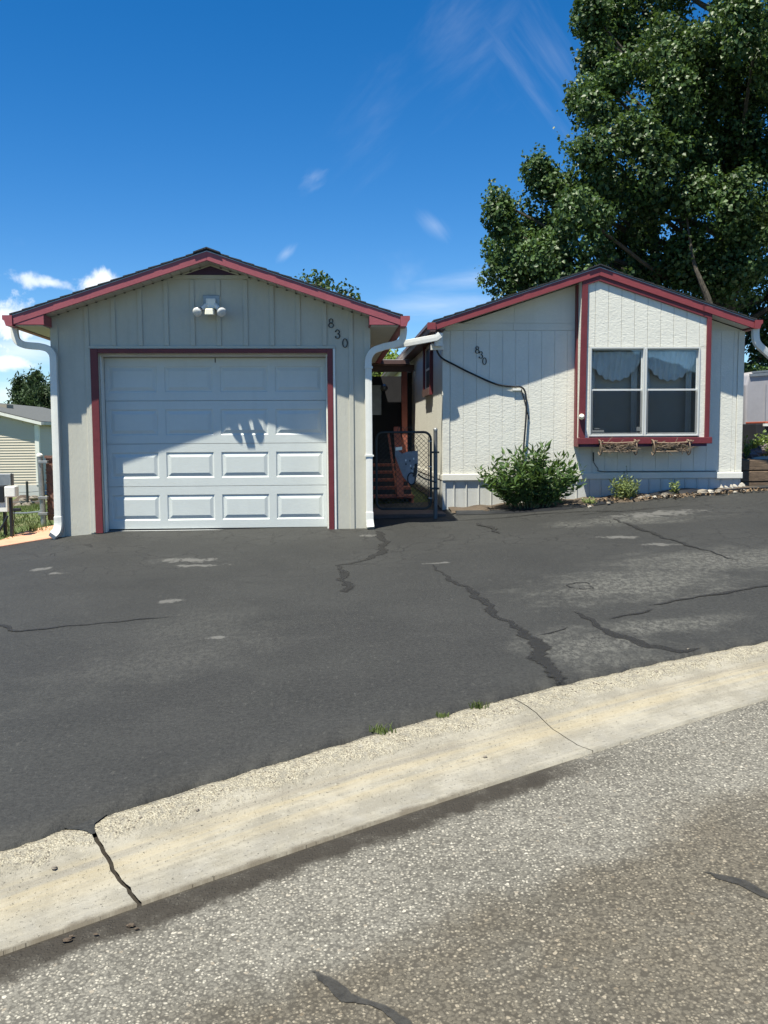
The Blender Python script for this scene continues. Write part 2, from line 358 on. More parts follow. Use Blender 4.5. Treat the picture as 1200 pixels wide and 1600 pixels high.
def roadmat():
    m_, T = material('chip_seal_road'); P2, sp = flat2(T); p = T.p
    uv = T.n('ShaderNodeUVMap').outputs[0]; su = T.n('ShaderNodeSeparateXYZ'); T.link(uv, su.inputs[0])
    wob = T.n('ShaderNodeVectorMath', operation='ADD'); T.link(P2, wob.inputs[0]); T.link(scaled(T, T.noise(P2, 60, 2, .5, 0, 'Color'), (.012,.012,0)), wob.inputs[1])
    v1 = T.n('ShaderNodeTexVoronoi', inp={'Scale': 95}); T.link(wob.outputs[0], v1.inputs['Vector'])
    v2 = T.n('ShaderNodeTexVoronoi', inp={'Scale': 210}); T.link(P2, v2.inputs['Vector'])
    s1 = T.n('ShaderNodeSeparateColor'); T.link(v1.outputs['Color'], s1.inputs[0]); s2 = T.n('ShaderNodeSeparateColor'); T.link(v2.outputs['Color'], s2.inputs[0])
    big = T.noise(P2, 1.3, 6, .62); mid = T.noise(P2, 7, 6, .7)
    stone = T.m('MULTIPLY', T.ramp(v1.outputs['Distance'], .62, .30), T.ramp(s1.outputs[0], .45, .8))
    small = T.m('MULTIPLY', T.ramp(v2.outputs['Distance'], .6, .3), T.ramp(s2.outputs[0], .5, .85))
    base = T.mix(T.ramp(T.m('ADD', T.m('MULTIPLY', big, .6), T.m('MULTIPLY', mid, .4)), .36, .64), (.098,.093,.080), (.158,.151,.133))
    base = T.mix(T.m('MULTIPLY', small, .55), base, (.27,.255,.22))
    chip = T.mix(s1.outputs[1], (.24,.222,.185), (.46,.435,.375)); base = T.mix(T.m('MULTIPLY', stone, .72), base, chip)
    pit = T.m('MULTIPLY', T.ramp(v1.outputs['Distance'], .48, .75), .62); base = T.mix(pit, base, (.045,.042,.037))
    v3 = T.n('ShaderNodeTexVoronoi', inp={'Scale': 48}); T.link(wob.outputs[0], v3.inputs['Vector']); s3 = T.n('ShaderNodeSeparateColor'); T.link(v3.outputs['Color'], s3.inputs[0])
    bigst = T.m('MULTIPLY', T.ramp(v3.outputs['Distance'], .36, .26), T.ramp(s3.outputs[0], .90, .93)); base = T.mix(T.m('MULTIPLY', bigst, .8), base, T.mix(s3.outputs[1], (.20,.17,.13), (.50,.47,.41)))
    # brown oily wear towards the middle of the road
    nz = T.noise(P2, 2.6, 7, .68); wear = None
    for a in [(.75,2.55,.75,.33,14), (1.3,2.85,.5,.25,20), (.1,2.3,.45,.22,10), (1.75,3.3,.8,.12,27), (.9,2.1,.9,.25,10)]:
        b_ = blob(T, P2, *a, 0, .9, nz, 2.4); wear = b_ if wear is None else T.m('MAXIMUM', wear, b_)
    lane = T.m('MULTIPLY', T.ramp(T.m('ADD', su.outputs[1], T.m('MULTIPLY', T.m('SUBTRACT', T.noise(P2, 1.6, 6, .65), .5), .9)), .55, .85), T.ramp(nz, .25, .6, .55, 1.0)); wear = T.m('MAXIMUM', wear, lane)
    mul = T.n('ShaderNodeMix', data_type='RGBA', blend_type='MULTIPLY'); T.link(T.m('MULTIPLY', wear, .85), mul.inputs[0]); T.link(base, mul.inputs[6]); mul.inputs[7].default_value = (.56,.51,.44,1)
    base = mul.outputs[2]
    # damp silt along the gutter on the downhill side
    silt = T.m('MULTIPLY', T.ramp(T.m('ADD', su.outputs[1], T.m('MULTIPLY', T.m('SUBTRACT', T.noise(P2, 5, 6, .7), .5), .22)), .20, .12), T.ramp(T.m('ADD', su.outputs[0], T.m('MULTIPLY', T.m('SUBTRACT', mid, .5), .5)), 1.0, .55))
    base = T.mix(T.m('MULTIPLY', silt, T.ramp(mid, .3, .55, .75, .98)), base, (.026,.022,.017))
    T.link(base, p.inputs['Base Color']); p.inputs['Roughness'].default_value = .8; p.inputs['Specular IOR Level'].default_value = .3
    h = T.m('ADD', T.m('MULTIPLY', stone, 1.0), T.m('ADD', T.m('MULTIPLY', v1.outputs['Distance'], -.8), T.m('MULTIPLY', small, .4)))
    b_ = T.n('ShaderNodeBump', inp={'Strength': .8, 'Distance': .004, 'Height': h}); T.link(b_.outputs[0], p.inputs['Normal']); return m_
M['road'] = roadmat()
def kerbmat():
    m_, T = material('kerb_concrete'); P2, sp = flat2(T); p = T.p
    uv = T.n('ShaderNodeUVMap').outputs[0]; su = T.n('ShaderNodeSeparateXYZ'); T.link(uv, su.inputs[0]); v = su.outputs[1]; u = su.outputs[0]
    nz = T.noise(P2, 9, 7, .7); streakv = T.n('ShaderNodeCombineXYZ', inp={0: T.m('MULTIPLY', u, .7), 1: T.m('MULTIPLY', v, 9.0)}).outputs[0]; streak = T.noise(streakv, 2.0, 7, .65)
    fine = T.noise(P2, 210, 3, .7)
    mot = T.noise(P2, 3.4, 8, .72); conc = T.mix(T.ramp(T.m('ADD', T.m('MULTIPLY', streak, .3), T.m('MULTIPLY', mot, .7)), .42, .60), (.17,.158,.131), (.26,.243,.204))
    yel = T.m('MULTIPLY', T.m('MULTIPLY', T.ramp(v, .34, .46), T.ramp(v, .74, .58)), T.ramp(T.noise(streakv, 1.1, 5, .6), .36, .6))
    conc = T.mix(T.m('MULTIPLY', yel, .45), conc, (.33,.272,.165))
    dk = T.m('MULTIPLY', T.m('MULTIPLY', T.ramp(v, .33, .40), T.ramp(v, .52, .43)), T.ramp(streak, .42, .60)); conc = T.mix(T.m('MULTIPLY', dk, .65), conc, (.135,.123,.105))
    gry = T.m('MULTIPLY', T.ramp(v, .66, .85), T.ramp(nz, .35, .7)); conc = T.mix(T.m('MULTIPLY', gry, .55), conc, (.215,.21,.197))
    conc = T.mix(T.m('MULTIPLY', T.ramp(fine, .35, .7), .3), conc, (.31,.295,.255))
    vo = T.n('ShaderNodeTexVoronoi', inp={'Scale': 120}); T.link(P2, vo.inputs['Vector']); sc = T.n('ShaderNodeSeparateColor'); T.link(vo.outputs['Color'], sc.inputs[0])
    agg = T.mix(sc.outputs[0], (.27,.242,.182), (.43,.40,.32)); agg = T.mix(T.m('MULTIPLY', T.ramp(vo.outputs['Distance'], .5, .85), .4), agg, (.15,.125,.09))
    agg = T.mix(T.ramp(sc.outputs[1], .93, .96), agg, (.13,.11,.09))
    rough = T.ramp(T.m('ADD', v, T.m('MULTIPLY', T.m('SUBTRACT', nz, .5), .6)), .36, .20)
    rough = T.m('MULTIPLY', rough, T.ramp(T.noise(P2, 22, 5, .7), .34, .52))
    pit = T.ramp(T.noise(P2, 70, 5, .8), .60, .68); conc = T.mix(T.m('MULTIPLY', pit, .35), conc, (.12,.108,.085))
    wf = T.ramp(T.noise(P2, 55, 5, .8), .60, .66); conc = T.mix(T.m('MULTIPLY', wf, .45), conc, (.40,.385,.34))
    hole = T.ramp(T.noise(P2, 34, 4, .75), .66, .71); agg = T.mix(T.m('MULTIPLY', hole, .8), agg, (.07,.058,.042))
    cc = T.mix(rough, conc, agg)
    gut = T.m('MULTIPLY', T.ramp(T.m('ADD', v, T.m('MULTIPLY', T.m('SUBTRACT', nz, .5), .22)), .93, 1.02), T.ramp(u, .7, .1)); cc = T.mix(T.m('MULTIPLY', gut, .8), cc, (.085,.07,.05))
    T.link(cc, p.inputs['Base Color']); p.inputs['Roughness'].default_value = .88; p.inputs['Specular IOR Level'].default_value = .25
    h = T.m('ADD', T.m('MULTIPLY', T.m('MULTIPLY', rough, T.m('SUBTRACT', 1.0, vo.outputs['Distance'])), 2.2), T.m('ADD', T.m('ADD', T.m('MULTIPLY', fine, .4), T.m('MULTIPLY', streak, .3)), T.m('MULTIPLY', T.m('ADD', pit, T.m('MULTIPLY', hole, rough)), -.8)))
    b_ = T.n('ShaderNodeBump', inp={'Strength': .85, 'Distance': .007, 'Height': h}); T.link(b_.outputs[0], p.inputs['Normal']); return m_
M['kerb'] = kerbmat()
def groundmat():
    m_, T = material('ground_cover'); P2, sp = flat2(T); p = T.p
    a = T.noise(P2, .5, 8, .65); b0 = T.noise(P2, 14, 5, .7)
    c0 = T.mix(T.ramp(b0, .3, .7), (.05,.085,.022), (.10,.135,.04)); c0 = T.mix(T.ramp(a, .5, .68), c0, (.21,.16,.10)); T.link(c0, p.inputs['Base Color']); p.inputs['Roughness'].default_value = .95
    b_ = T.n('ShaderNodeBump', inp={'Strength': .7, 'Distance': .05, 'Height': b0}); T.link(b_.outputs[0], p.inputs['Normal']); return m_
M['ground'] = groundmat()

# ---------------------------------------------------------------- terrain
def sm(t): t = min(1, max(0, t)); return t*t*(3-2*t)
DX = [(-9,.02),(-3.6,.03),(-3.2,.036),(-2.7,.054),(-.03,-.064),(.45,-.08),(1.4,-.105),(3,-.08),(5.6,-.062),(9,-.06)]
def lerp_tab(tab, x):
    if x <= tab[0][0]: return tab[0][1]
    for (a, b), (c, d) in zip(tab, tab[1:]):
        if x <= c: return b+(d-b)*(x-a)/(c-a)
    return tab[-1][1]
def hg(x, y):
    xc_ = max(-16, min(16, x)); yc_ = max(-8, min(14, y))
    z = .05*xc_+.049*yc_+lerp_tab(DX, x)*sm((y-5)/5.5)
    z -= .75*sm((y-12.0)/18)*sm((-2.5-x)/4)
    return z
TOPP = [(0,1328),(140,1295),(300,1232),(430,1185),(600,1140),(740,1106),(870,1077),(1000,1046),(1200,1000)]
BOTP = [(0,1485),(200,1425),(600,1272),(950,1170),(1200,1088)]
tp = np.array([gpt(*p)[:2] for p in TOPP]); bp_ = np.array([gpt(*p, -.07)[:2] for p in BOTP])
ct = np.polyfit(tp[:,0], tp[:,1], 2); cb = np.polyfit(bp_[:,0], bp_[:,1], 2)
def curve(c, x):
    lo, hi = -1.6, 3.0
    xx = min(hi, max(lo, x)); s_ = 2*c[0]*xx+c[1]; return c[0]*xx*xx+c[1]*xx+c[2]+s_*(x-xx)
ktop = lambda x: curve(ct, x)
# kerb stations: x along the top line -> matching foot across the kerb
def kst(x):
    y = ktop(x); e = 1e-3; t = Vector((1, (ktop(x+e)-ktop(x-e))/(2*e), 0)).normalized(); nrm = Vector((t.y, -t.x, 0))
    a = 0.0
    for _ in range(40):
        q = Vector((x, y, 0))+nrm*a; d = q.y-curve(cb, q.x)
        if abs(d) < 1e-4: break
        a += d*.7
    return Vector((x, y, 0)), nrm, t, a
PROF = [(0,.000),(.10,.004),(.22,-.002),(.34,-.018),(.46,-.042),(.58,-.060),(.72,-.072),(.86,-.076),(1.0,-.070)]
def kpoint(x, v, lift=0):
    p0, nr, t, wd = kst(x); q = p0+nr*wd*v
    for (a, b), (c, d) in zip(PROF, PROF[1:]):
        if v <= c+1e-9: z = b+(d-b)*(v-a)/(c-a); break
    return Vector((q.x, q.y, .05*q.x+.049*q.y+z+lift))

def grid_obj(name, P, mat, uv=None, kind='structure', smooth=True):
    """P: rows x cols x 3"""
    R_, C_, _ = P.shape; idx = np.arange(R_*C_).reshape(R_, C_)
    q = np.stack([idx[:-1,:-1], idx[:-1,1:], idx[1:,1:], idx[1:,:-1]], -1).reshape(-1, 4)
    me = bpy.data.meshes.new(name); me.from_pydata(P.reshape(-1,3).tolist(), [], q.tolist())
    if uv is not None:
        l = me.uv_layers.new(name='UVMap'); vi = np.empty(len(me.loops), int); me.loops.foreach_get('vertex_index', vi)
        l.data.foreach_set('uv', uv.reshape(-1,2)[vi].ravel())
    if smooth: me.polygons.foreach_set('use_smooth', [True]*len(me.polygons))
    bm = bmesh.new(); bm.from_mesh(me)
    if sum(f.normal.z for f in bm.faces) < 0: bmesh.ops.reverse_faces(bm, faces=bm.faces)
    bm.to_mesh(me); bm.free()
    o = newobj(name, me, mat); 
    if kind: o['kind'] = kind
    return o

# ground to the horizon
gl_ = sorted(set([-900,-500,-250,-120,-70,-45,-34,-27,-22,-18,-16]+[round(x,2) for x in np.arange(-14,14.1,.7)]+[16,18,22,27,34,45,70,120,250,500,900]))
gy = sorted(set([-900,-400,-150,-60,-30,-16,-12]+[round(x,2) for x in np.arange(-10,40.1,.8)]+[45,55,70,100,160,300,600,1500]))
P = np.array([[(x, y, hg(x,y)-(.16 if (-13.5 < x < 14.5 and -9.5 < y < 13.4 and not (x < -3.4 and y > 9.6)) else .0)) for x in gl_] for y in gy])
grid_obj('ground', P, M['ground'])
# driveway
LW = [gpt(0,856), gpt(83,842)]
def yend(x):
    if x > -3.0: return 13.2
    if x > -3.36: return 11.3
    return min(11.3, LW[0].y+(x-LW[0].x)*(LW[1].y-LW[0].y)/(LW[1].x-LW[0].x)) if x > -3.95 else 10.5
xs = sorted(set([round(x,3) for x in np.concatenate([np.arange(-9,-2,.16), np.arange(-2,4,.03), np.arange(4,13.01,.16)])]+[-3.37,-3.35,-3.01,-2.99,-3.94,-3.96]))
rows = 90; P = np.zeros((rows+1, len(xs), 3))
for j, x in enumerate(xs):
    y0 = ktop(x)+.014*math.sin(x*7.3)+.010*math.sin(x*19.1+1)+.007*math.sin(x*43)+.008*math.sin(x*61+2)*math.sin(x*5)+random.uniform(-.005,.005); y1 = max(y0+.05, yend(x))
    for i in range(rows+1):
        t = i/rows; y = y0+(y1-y0)*t
        z = hg(x,y)+.012+.004*math.sin(x*2.1+y*1.3)*sm((y-y0)/1.0)
        if i == 0: z = hg(x,y)-.05
        elif i == 1: y = y0+.012; z = hg(x,y)+.008
        P[i,j] = (x,y,z)
driveway = grid_obj('driveway', P, M['asphalt'])
J1 = -.955; J2 = .905
# kerb in three cast lengths with joints between them
def kerb(xa, xb, va=0, vb=0):
    n = max(2, int(abs(xb-xa)/.05)); vv = np.linspace(0, 1, 19); us = np.linspace(xa, xb, n+1)
    P = np.zeros((len(vv)+2, n+1, 3)); UV = np.zeros((len(vv)+2, n+1, 2))
    for j, x in enumerate(us):
        for i, v in enumerate(vv):
            off = va*v*(1-(x-xa)/(xb-xa))+vb*v*((x-xa)/(xb-xa))
            rough_ = .004*math.sin(x*31+v*9)*math.sin(x*57+2) if v < .33 else 0
            for jx, aw in ((J1, .006), (J2, .003)): off += aw*(math.sin(v*19+jx)*.6+math.sin(v*43)*.4+math.sin(v*97)*.25)*max(0, 1-abs(x-jx)/.12)
            q = kpoint(x+off, v); P[i+1,j] = (q.x, q.y, q.z+rough_); UV[i+1,j] = (x, v)
        P[0,j] = P[1,j]-np.array([0,0,.15]); UV[0,j] = (x,0); P[-1,j] = P[-2,j]-np.array([0,0,.15]); UV[-1,j] = (x,1)
    return P, UV
for (a, b) in ((-8, J1-.0065), (J1+.0065, J2-.002), (J2+.002, 12)):
    P, UV = kerb(a, b); grid_obj('kerb', P, M['kerb'], UV)
# road: from the gutter lip out past the camera
us = np.linspace(-8, 12, 201); ds = np.concatenate([np.linspace(0, .4, 9), np.linspace(.5, 9, 30)])
P = np.zeros((len(ds), len(us), 3)); UV = np.zeros((len(ds), len(us), 2))
for j, x in enumerate(us):
    p0, nr, t, wd = kst(x); q0 = p0+nr*wd
    for i, d in enumerate(ds):
        q = q0+nr*(d-.01); z = .05*q.x+.049*q.y-.07-.004+.02*sm(d/1.5)
        if i == 0: z -= .01
        P[i,j] = (q.x, q.y, z); UV[i,j] = (x, d)
road = grid_obj('road', P, M['road'], UV)
def rz(x, y): # road height
    return .05*x+.049*y-.074+.02*sm((curve(cb,x)-y)*.89/1.5)

def ribbon(pts, wid, mat, parent, name, lift=.005, zf=None, seed=0, sub=.035):
    rs = random.Random(seed); zf = zf or (lambda x, y: hg(x,y)+.012+.004*math.sin(x*2.1+y*1.3))
    pts = [Vector((p[0], p[1], 0)) for p in pts]; L = []
    for a, b, wa, wb in zip(pts, pts[1:], wid, wid[1:]):
        k = max(2, int((b-a).length/sub))
        for i in range(k): L.append((a.lerp(b, i/k), wa+(wb-wa)*i/k))
    L.append((pts[-1], wid[-1]))
    ph = rs.uniform(0, 6); S = []; s_ = 0; mb = MB()
    j1 = j2 = 0.0
    for i, (p, w) in enumerate(L):
        t = (L[min(i+2, len(L)-1)][0]-L[max(i-2, 0)][0]).normalized(); nr = Vector((-t.y, t.x, 0))
        wob = .016*math.sin(i*.37+ph)+.009*math.sin(i*.91+2*ph)
        j1 = .75*j1+.25*rs.uniform(-.75,.75); j2 = .75*j2+.25*rs.uniform(-.75,.75); en = min(1, .15+.3*i, .15+.3*(len(L)-1-i))
        for e in (w*(.5+j1)*en, -w*(.5+j2)*en):
            q = p+nr*(wob+e); mb.v.append((q.x, q.y, zf(q.x, q.y)+lift))
    mb.f = [[2*i, 2*i+1, 2*i+3, 2*i+2] for i in range(len(L)-1)]
    o = mb.build(name, mat, parent)
    if o.data.polygons[0].normal.z < 0: o.data.flip_normals()
    l = o.data.uv_layers.new(name='UVMap'); n_ = len(L)
    for lp_ in o.data.loops:
        vi = lp_.vertex_index; en = min(1.0, (vi//2)/5, (n_-1-vi//2)/5); l.data[lp_.index].uv = (en, vi % 2)
    return o
SEALS = [
 ([(590,830),(600,850),(598,866),(575,876),(530,885),(538,905),(545,930)], (.10,.13,.12,.10,.10,.15,.16)),
 ([(672,882),(700,905),(745,930),(775,965),(815,990),(835,1012),(860,1050),(876,1078)], (.02,.07,.10,.13,.15,.17,.15,.18)),
 ([(888,955),(930,975),(960,995),(1010,1012),(1060,1018),(1110,1015)], (.04,.09,.10,.10,.09,.05)),
 ([(820,1000),(860,992),(890,978)], (.02,.03,.02)), ([(940,972),(985,962),(1030,953)], (.05,.07,.04)),
 ([(1000,950),(1060,942),(1120,932),(1230,914)], (.03,.06,.07,.08)),
 ([(-60,975),(0,980),(30,988),(70,985),(160,975),(285,966)], (.05,.07,.06,.05,.045,.02)),
 ([(690,815),(770,812),(850,805),(950,800),(1000,803)], (.03,.06,.05,.07,.03)),
 ([(955,812),(1010,833),(1040,843),(1075,853),(1160,880)], (.05,.10,.09,.07,.02)),
 ([(742,818),(765,826),(785,837)], (.10,.16,.06)), ([(890,808),(1000,798),(1080,790)], (.03,.05,.02)),
]
for k, (pl, wd) in enumerate(SEALS):
    ribbon([gpt(*p) for p in pl], [w_*.8 for w_ in wd], M['seal'], driveway, 'crack_seal', seed=k, lift=.003+.0005*k)
ringp = [Vector((1.935+.085*math.cos(a), 6.93+.13*math.sin(a), 0)) for a in np.linspace(0, 2*math.pi, 25)]
ribbon(ringp, [.022]*25, M['seal'], driveway, 'tar_ring', seed=40, lift=.005)
ribbon([gpt(1063,1360,-.07),gpt(1110,1372,-.07),gpt(1160,1388,-.07),gpt(1260,1425,-.07)], (.02,.06,.045,.04), M['roadseal'], road, 'crack_seal', .004, rz, 51)
ribbon([gpt(470,1505,-.07),gpt(505,1535,-.07),gpt(545,1562,-.07),gpt(600,1582,-.07),gpt(690,1625,-.07)], (.02,.05,.075,.055,.06), M['roadseal'], road, 'crack_seal', .004, rz, 52)
mb = MB(); n = 24
for i in range(n+1):
    v = i/n
    for s_ in (-1, 1):
        q = kpoint(J1+s_*.045, v); mb.v.append((q.x, q.y, q.z-.016+.004*math.sin(v*40)))
mb.f = [[2*i, 2*i+1, 2*i+3, 2*i+2] for i in range(n)]
o = mb.build('joint_dirt', plain('joint_soil', (.02,.016,.012), .95, .5, 40, .9, 90)); o['kind'] = 'structure'
mb = MB(); P_ = [(-.075,-.02),(-.05,.03),(-.032,.075),(-.016,.13),(-.005,.2),(.006,.2),(.014,.12),(.024,.07),(.05,.03),(.085,-.02)]
for dx_, v in P_:
    q = kpoint(J1+dx_, max(0,v)); mb.v.append((q.x, q.y+(.02 if v < 0 else 0), q.z+.004+(.004 if v < 0 else 0)))
mb.f = [list(range(len(P_)))]; o = mb.build('sealer_run', M['asphalt'], driveway)
if o.data.polygons[0].normal.z < 0: o.data.flip_normals()
# tinted concrete walk on the left of the garage
wk = [gpt(-80,884), gpt(0,857), gpt(84,843), gpt(86,824), gpt(62,828), gpt(30,836), gpt(0,848), gpt(-80,868)]
mb = MB(); mb.ext([(p.x, p.y, hg(p.x,p.y)+.03) for p in wk], (0,0,-.16)); o = mb.build('walkway', M['walk'], bevel=.008); o['kind'] = 'structure'

# ================================================================ GARAGE
GY, GB = 10.9, 18.2; gxl, gxr, gxc = -3.19, .495, -1.347; gs = .33; gp = 3.583
gxe_l, gxe_r = -3.51, .83; GF = 10.58
GL = lambda x: gp-gs*abs(x-gxc)
garage = empty('garage', (gxc, GY, .45), 'pale grey board and batten garage with white sectional door and burgundy trim', 'garage')
DXL, DXR, DZ = -2.660, -.010, 2.565                                  # door opening
mb = MB()
mb.ext([(gxl,GY,.15),(DXL,GY,.15),(DXL,GY,DZ),(DXR,GY,DZ),(DXR,GY,.15),(gxr,GY,.15),(gxr,GY,GL(gxr)+.0),(gxc,GY,gp),(gxl,GY,GL(gxl))], (0,.20,0))
mb.box(gxl, gxl+.12, GY+.2, GB, .1, GL(gxl)); mb.box(gxr-.12, gxr, GY+.2, GB, .1, GL(gxr))
mb.ext([(gxl,GB-.12,.1),(gxr,GB-.12,.1),(gxr,GB-.12,GL(gxr)),(gxc,GB-.12,gp),(gxl,GB-.12,GL(gxl))], (0,.12,0))
mb.build('wall', M['garage'], garage)
# battens
TRZ = 2.615; TXL, TXR = -2.745, .054
bx = [at(p, 500, GY).x for p in (135,177,219,260,301,342,384,425,466,507,548)]
for x in bx:
    z0 = .44+.02*(x < -2.7) if (x < TXL or x > TXR) else TRZ+.035
    z1 = min(GL(x-.026), GL(x+.026))-.004
    if abs(x-gxc) < .43: z1 = 3.405
    if x < -2.7: z0 = .47
    MB().box(x-.026, x+.026, GY-.016, GY-.0005, z0, z1).build('batten', M['garage'], garage, bevel=.004)
MB().box(gxl-.004, gxl+.085, GY-.018, GY-.0005, .43, GL(gxl)-.004).build('corner_board', M['garage'], garage, bevel=.004)
MB().box(gxr-.07, gxr+.004, GY-.018, GY-.0005, .47, GL(gxr)-.004).build('corner_board', M['garage'], garage, bevel=.004)
MB().box(TXL-.03, TXR+.03, GY-.02, GY-.0005, TRZ+.002, TRZ+.033).build('head_trim', M['garage'], garage, bevel=.003)
MB().box(TXR+.001, TXR+.028, GY-.022, GY-.0005, .48, TRZ).build('side_trim', M['white'], garage, bevel=.003)
MB().box(TXL-.026, TXL-.001, GY-.022, GY-.0005, .48, TRZ).build('side_trim', M['garage'], garage, bevel=.003)
# burgundy door casing
MB().box(TXL, DXL, GY-.03, GY-.0007, .47, TRZ).build('door_casing', M['red'], garage, bevel=.004)
MB().box(DXR, TXR, GY-.03, GY-.0007, .48, TRZ).build('door_casing', M['red'], garage, bevel=.004)
MB().box(DXL, DXR, GY-.029, GY-.0007, DZ, TRZ-.001).build('door_casing', M['red'], garage, bevel=.004)
for x0, x1 in ((DXL+.001, DXL+.019), (DXR-.019, DXR-.001)):
    MB().box(x0, x1, GY+.06, GY+.185, .47, DZ-.001).build('door_stop', M['white'], garage, bevel=.004)
MB().box(DXL+.020, DXR-.020, GY+.06, GY+.185, DZ-.032, DZ-.001).build('door_stop', M['stop'], garage, bevel=.004)
# sectional door: four sections of four raised panels
dx0, dx1 = DXL+.021, DXR-.021; dz0, dz1 = .495, DZ-.034; DY = GY+.19
sh = (dz1-dz0)/4; pw = (dx1-dx0)/4
def raised_panel(x0, x1, z0, z1, y):
    """moulded frame that sinks and rises again to a flat field"""
    mb = MB(); rings = []
    for ins, dy in ((0, .0), (.012, .009), (.022, .009), (.058, -.002)):
        b = len(mb.v); mb.v += [(x0+ins,y+dy,z0+ins),(x1-ins,y+dy,z0+ins),(x1-ins,y+dy,z1-ins),(x0+ins,y+dy,z1-ins)]; rings.append(b)
    for a, b in zip(rings, rings[1:]):
        for i in range(4): j = (i+1) % 4; mb.f.append([a+i, a+j, b+j, b+i])
    b = rings[-1]; mb.f.append([b, b+1, b+2, b+3]); return mb
for r in range(4):
    z0 = dz0+r*sh+.0025; z1 = dz0+(r+1)*sh-.0025
    # section face: a grid with panel holes
    wx = .585; hz = sh*.60; zc = (z0+z1)/2
    xsn = [dx0]; 
    for k in range(4):
        c = dx0+.325+k*(dx1-dx0-.65)/3; xsn += [c-wx/2+.01, c+wx/2-.01]
    xsn.append(dx1); zsn = [z0, zc-hz/2, zc+hz/2, z1]
    mb = MB()
    for j in range(3):
        for i in range(len(xsn)-1):
            if j == 1 and i % 2 == 1: continue
            b = len(mb.v); mb.v += [(xsn[i],DY,zsn[j]),(xsn[i+1],DY,zsn[j]),(xsn[i+1],DY,zsn[j+1]),(xsn[i],DY,zsn[j+1])]; mb.f.append([b,b+1,b+2,b+3])
    b = len(mb.v); mb.v += [(dx0,DY,z0),(dx1,DY,z0),(dx1,DY+.04,z0),(dx0,DY+.04,z0),(dx0,DY,z1),(dx1,DY,z1),(dx1,DY+.04,z1),(dx0,DY+.04,z1)]
    mb.f += [[b,b+1,b+2,b+3],[b+4,b+5,b+6,b+7],[b+3,b+2,b+6,b+7]]
    sec = mb.build('garage_door_section', M['door'], garage)
    # normals towards the street
    for k in range(4):
        o = raised_panel(xsn[1+2*k], xsn[2+2*k], zsn[1], zsn[2], DY).build('raised_panel', M['door'], sec)
        if sum(p.normal.y*p.area for p in o.data.polygons) > 0: o.data.flip_normals()
MB().box(DXL+.002, DXR-.002, DY+.045, DY+.065, .45, DZ-.002).build('door_gap_backer', M['stop'], garage)  # added sheet that blocks sky light showing through gaps in the door
MB().box(dx0, dx1, DY+.002, DY+.03, .455, dz0-.003).build('door_seal', M['black'], garage)
MB().box(dx0, dx1, DY-.035, DY-.001, .44, .478).build('door_sill', M['foundation'], garage)
MB().box(-1.345,-1.335, DY-.004, DY-.001, dz1-.06, dz1-.005).build('stain_streak', M['dark'], garage)
# gable vent
vz = 3.462
mb = MB(); mb.ext([(gxc-.30,GY-.012,vz),(gxc+.30,GY-.012,vz),(gxc,GY-.012,vz+.099)], (0,.011,0)); vent = mb.build('gable_vent', M['purple'], garage)
for k in range(4):
    z = vz+.012+k*.019; hw = (vz+.099-z)/gs-.02; MB().box(gxc-hw, gxc+hw, GY-.018, GY-.0125, z, z+.008).build('louvre', M['purple'], vent)
mb = MB(); mb.box(gxc-.46, gxc+.46, GY-.022, GY-.0006, vz-.048, vz-.004); mb.build('vent_sill', M['garage'], garage, bevel=.004)
for s_ in (-1, 1):
    mb = MB(); mb.ext([(gxc+s_*.36,GY-.02,vz-.003),(gxc+s_*.305,GY-.02,vz-.003),(gxc,GY-.02,vz+.1),(gxc,GY-.02,vz+.118)], (0,.018,0)); mb.build('vent_trim', M['garage'], garage)
# fascia, soffit, returns
def rake_parts(root, L, xl, xr, xc, yf, yw, h0, h1, mat, seg=.105, soff=True, off=.0):
    for xa, xb in ((xl, xc), (xc, xr)):
        mb = MB(); mb.ext([(xa,yf,L(xa)+h0),(xb,yf,L(xb)+h0),(xb,yf,L(xb)+h1),(xa,yf,L(xa)+h1)], (0,.028,0)); mb.build('rake_fascia', mat, root, bevel=.003)
        if soff:
            n = int(abs(xb-xa)/seg); e = (xb-xa)/n
            for i in range(n):
                p, q = xa+i*e+.003, xa+(i+1)*e-.003
                MB().ext([(p,yf+.03,L(p)+off),(q,yf+.03,L(q)+off),(q,yf+.03,L(q)+off+.012),(p,yf+.03,L(p)+off+.012)], (0,yw-yf-.032,0)).build('soffit_panel', M['soffit'], root)
rake_parts(garage, GL, gxe_l, gxe_r, gxc, GF, GY, -.014, .088, M['gfascia'])
for k in range(60):   # little clips of the soffit channel
    pass
for s_ in (-1, 1):
    n = 17; xa = gxc+s_*.12
    for i in range(n):
        x = xa+s_*(i*.108)
        if abs(x-gxc) > 1.8: continue
        MB().box(x-.012, x+.012, GY-.03, GY-.022, GL(x)-.013, GL(x)-.003).build('channel_clip', M['dark'], garage)
for xa, xb in ((gxe_l, gxl+.02), (gxr-.02, gxe_r)):
    zb = 2.856
    mb = MB(); mb.ext([(xa+.001,GF+.004,zb),(xb,GF+.004,zb),(xb,GF+.004,GL(xb)-.016),(xa+.001,GF+.004,max(zb+.001,GL(xa)-.016))], (0,GY-GF-.022,0)); mb.build('eave_return', M['gfascia'], garage, bevel=.003)
    y = GF+.03; k = 0
    x0, x1 = (xa+.01, gxl-.001) if xa < gxc else (gxr+.001, xb-.01)
    src = None
    while y < GB-.2:
        if src is None: src = MB().box(x0, x1, 0, .098, zb-.012, zb-.002).build('eave_soffit_panel', M['soffit'], garage); src.location.y = y
        else:
            c = src.copy(); c.location.y = y; put(c, garage)
        y += .102
    xf = gxe_l if xa < gxc else gxe_r-.022
    MB().box(xf, xf+.022, GF+.03, GB, zb-.02, GL(gxe_l)+.085).build('eave_fascia', M['red'], garage)
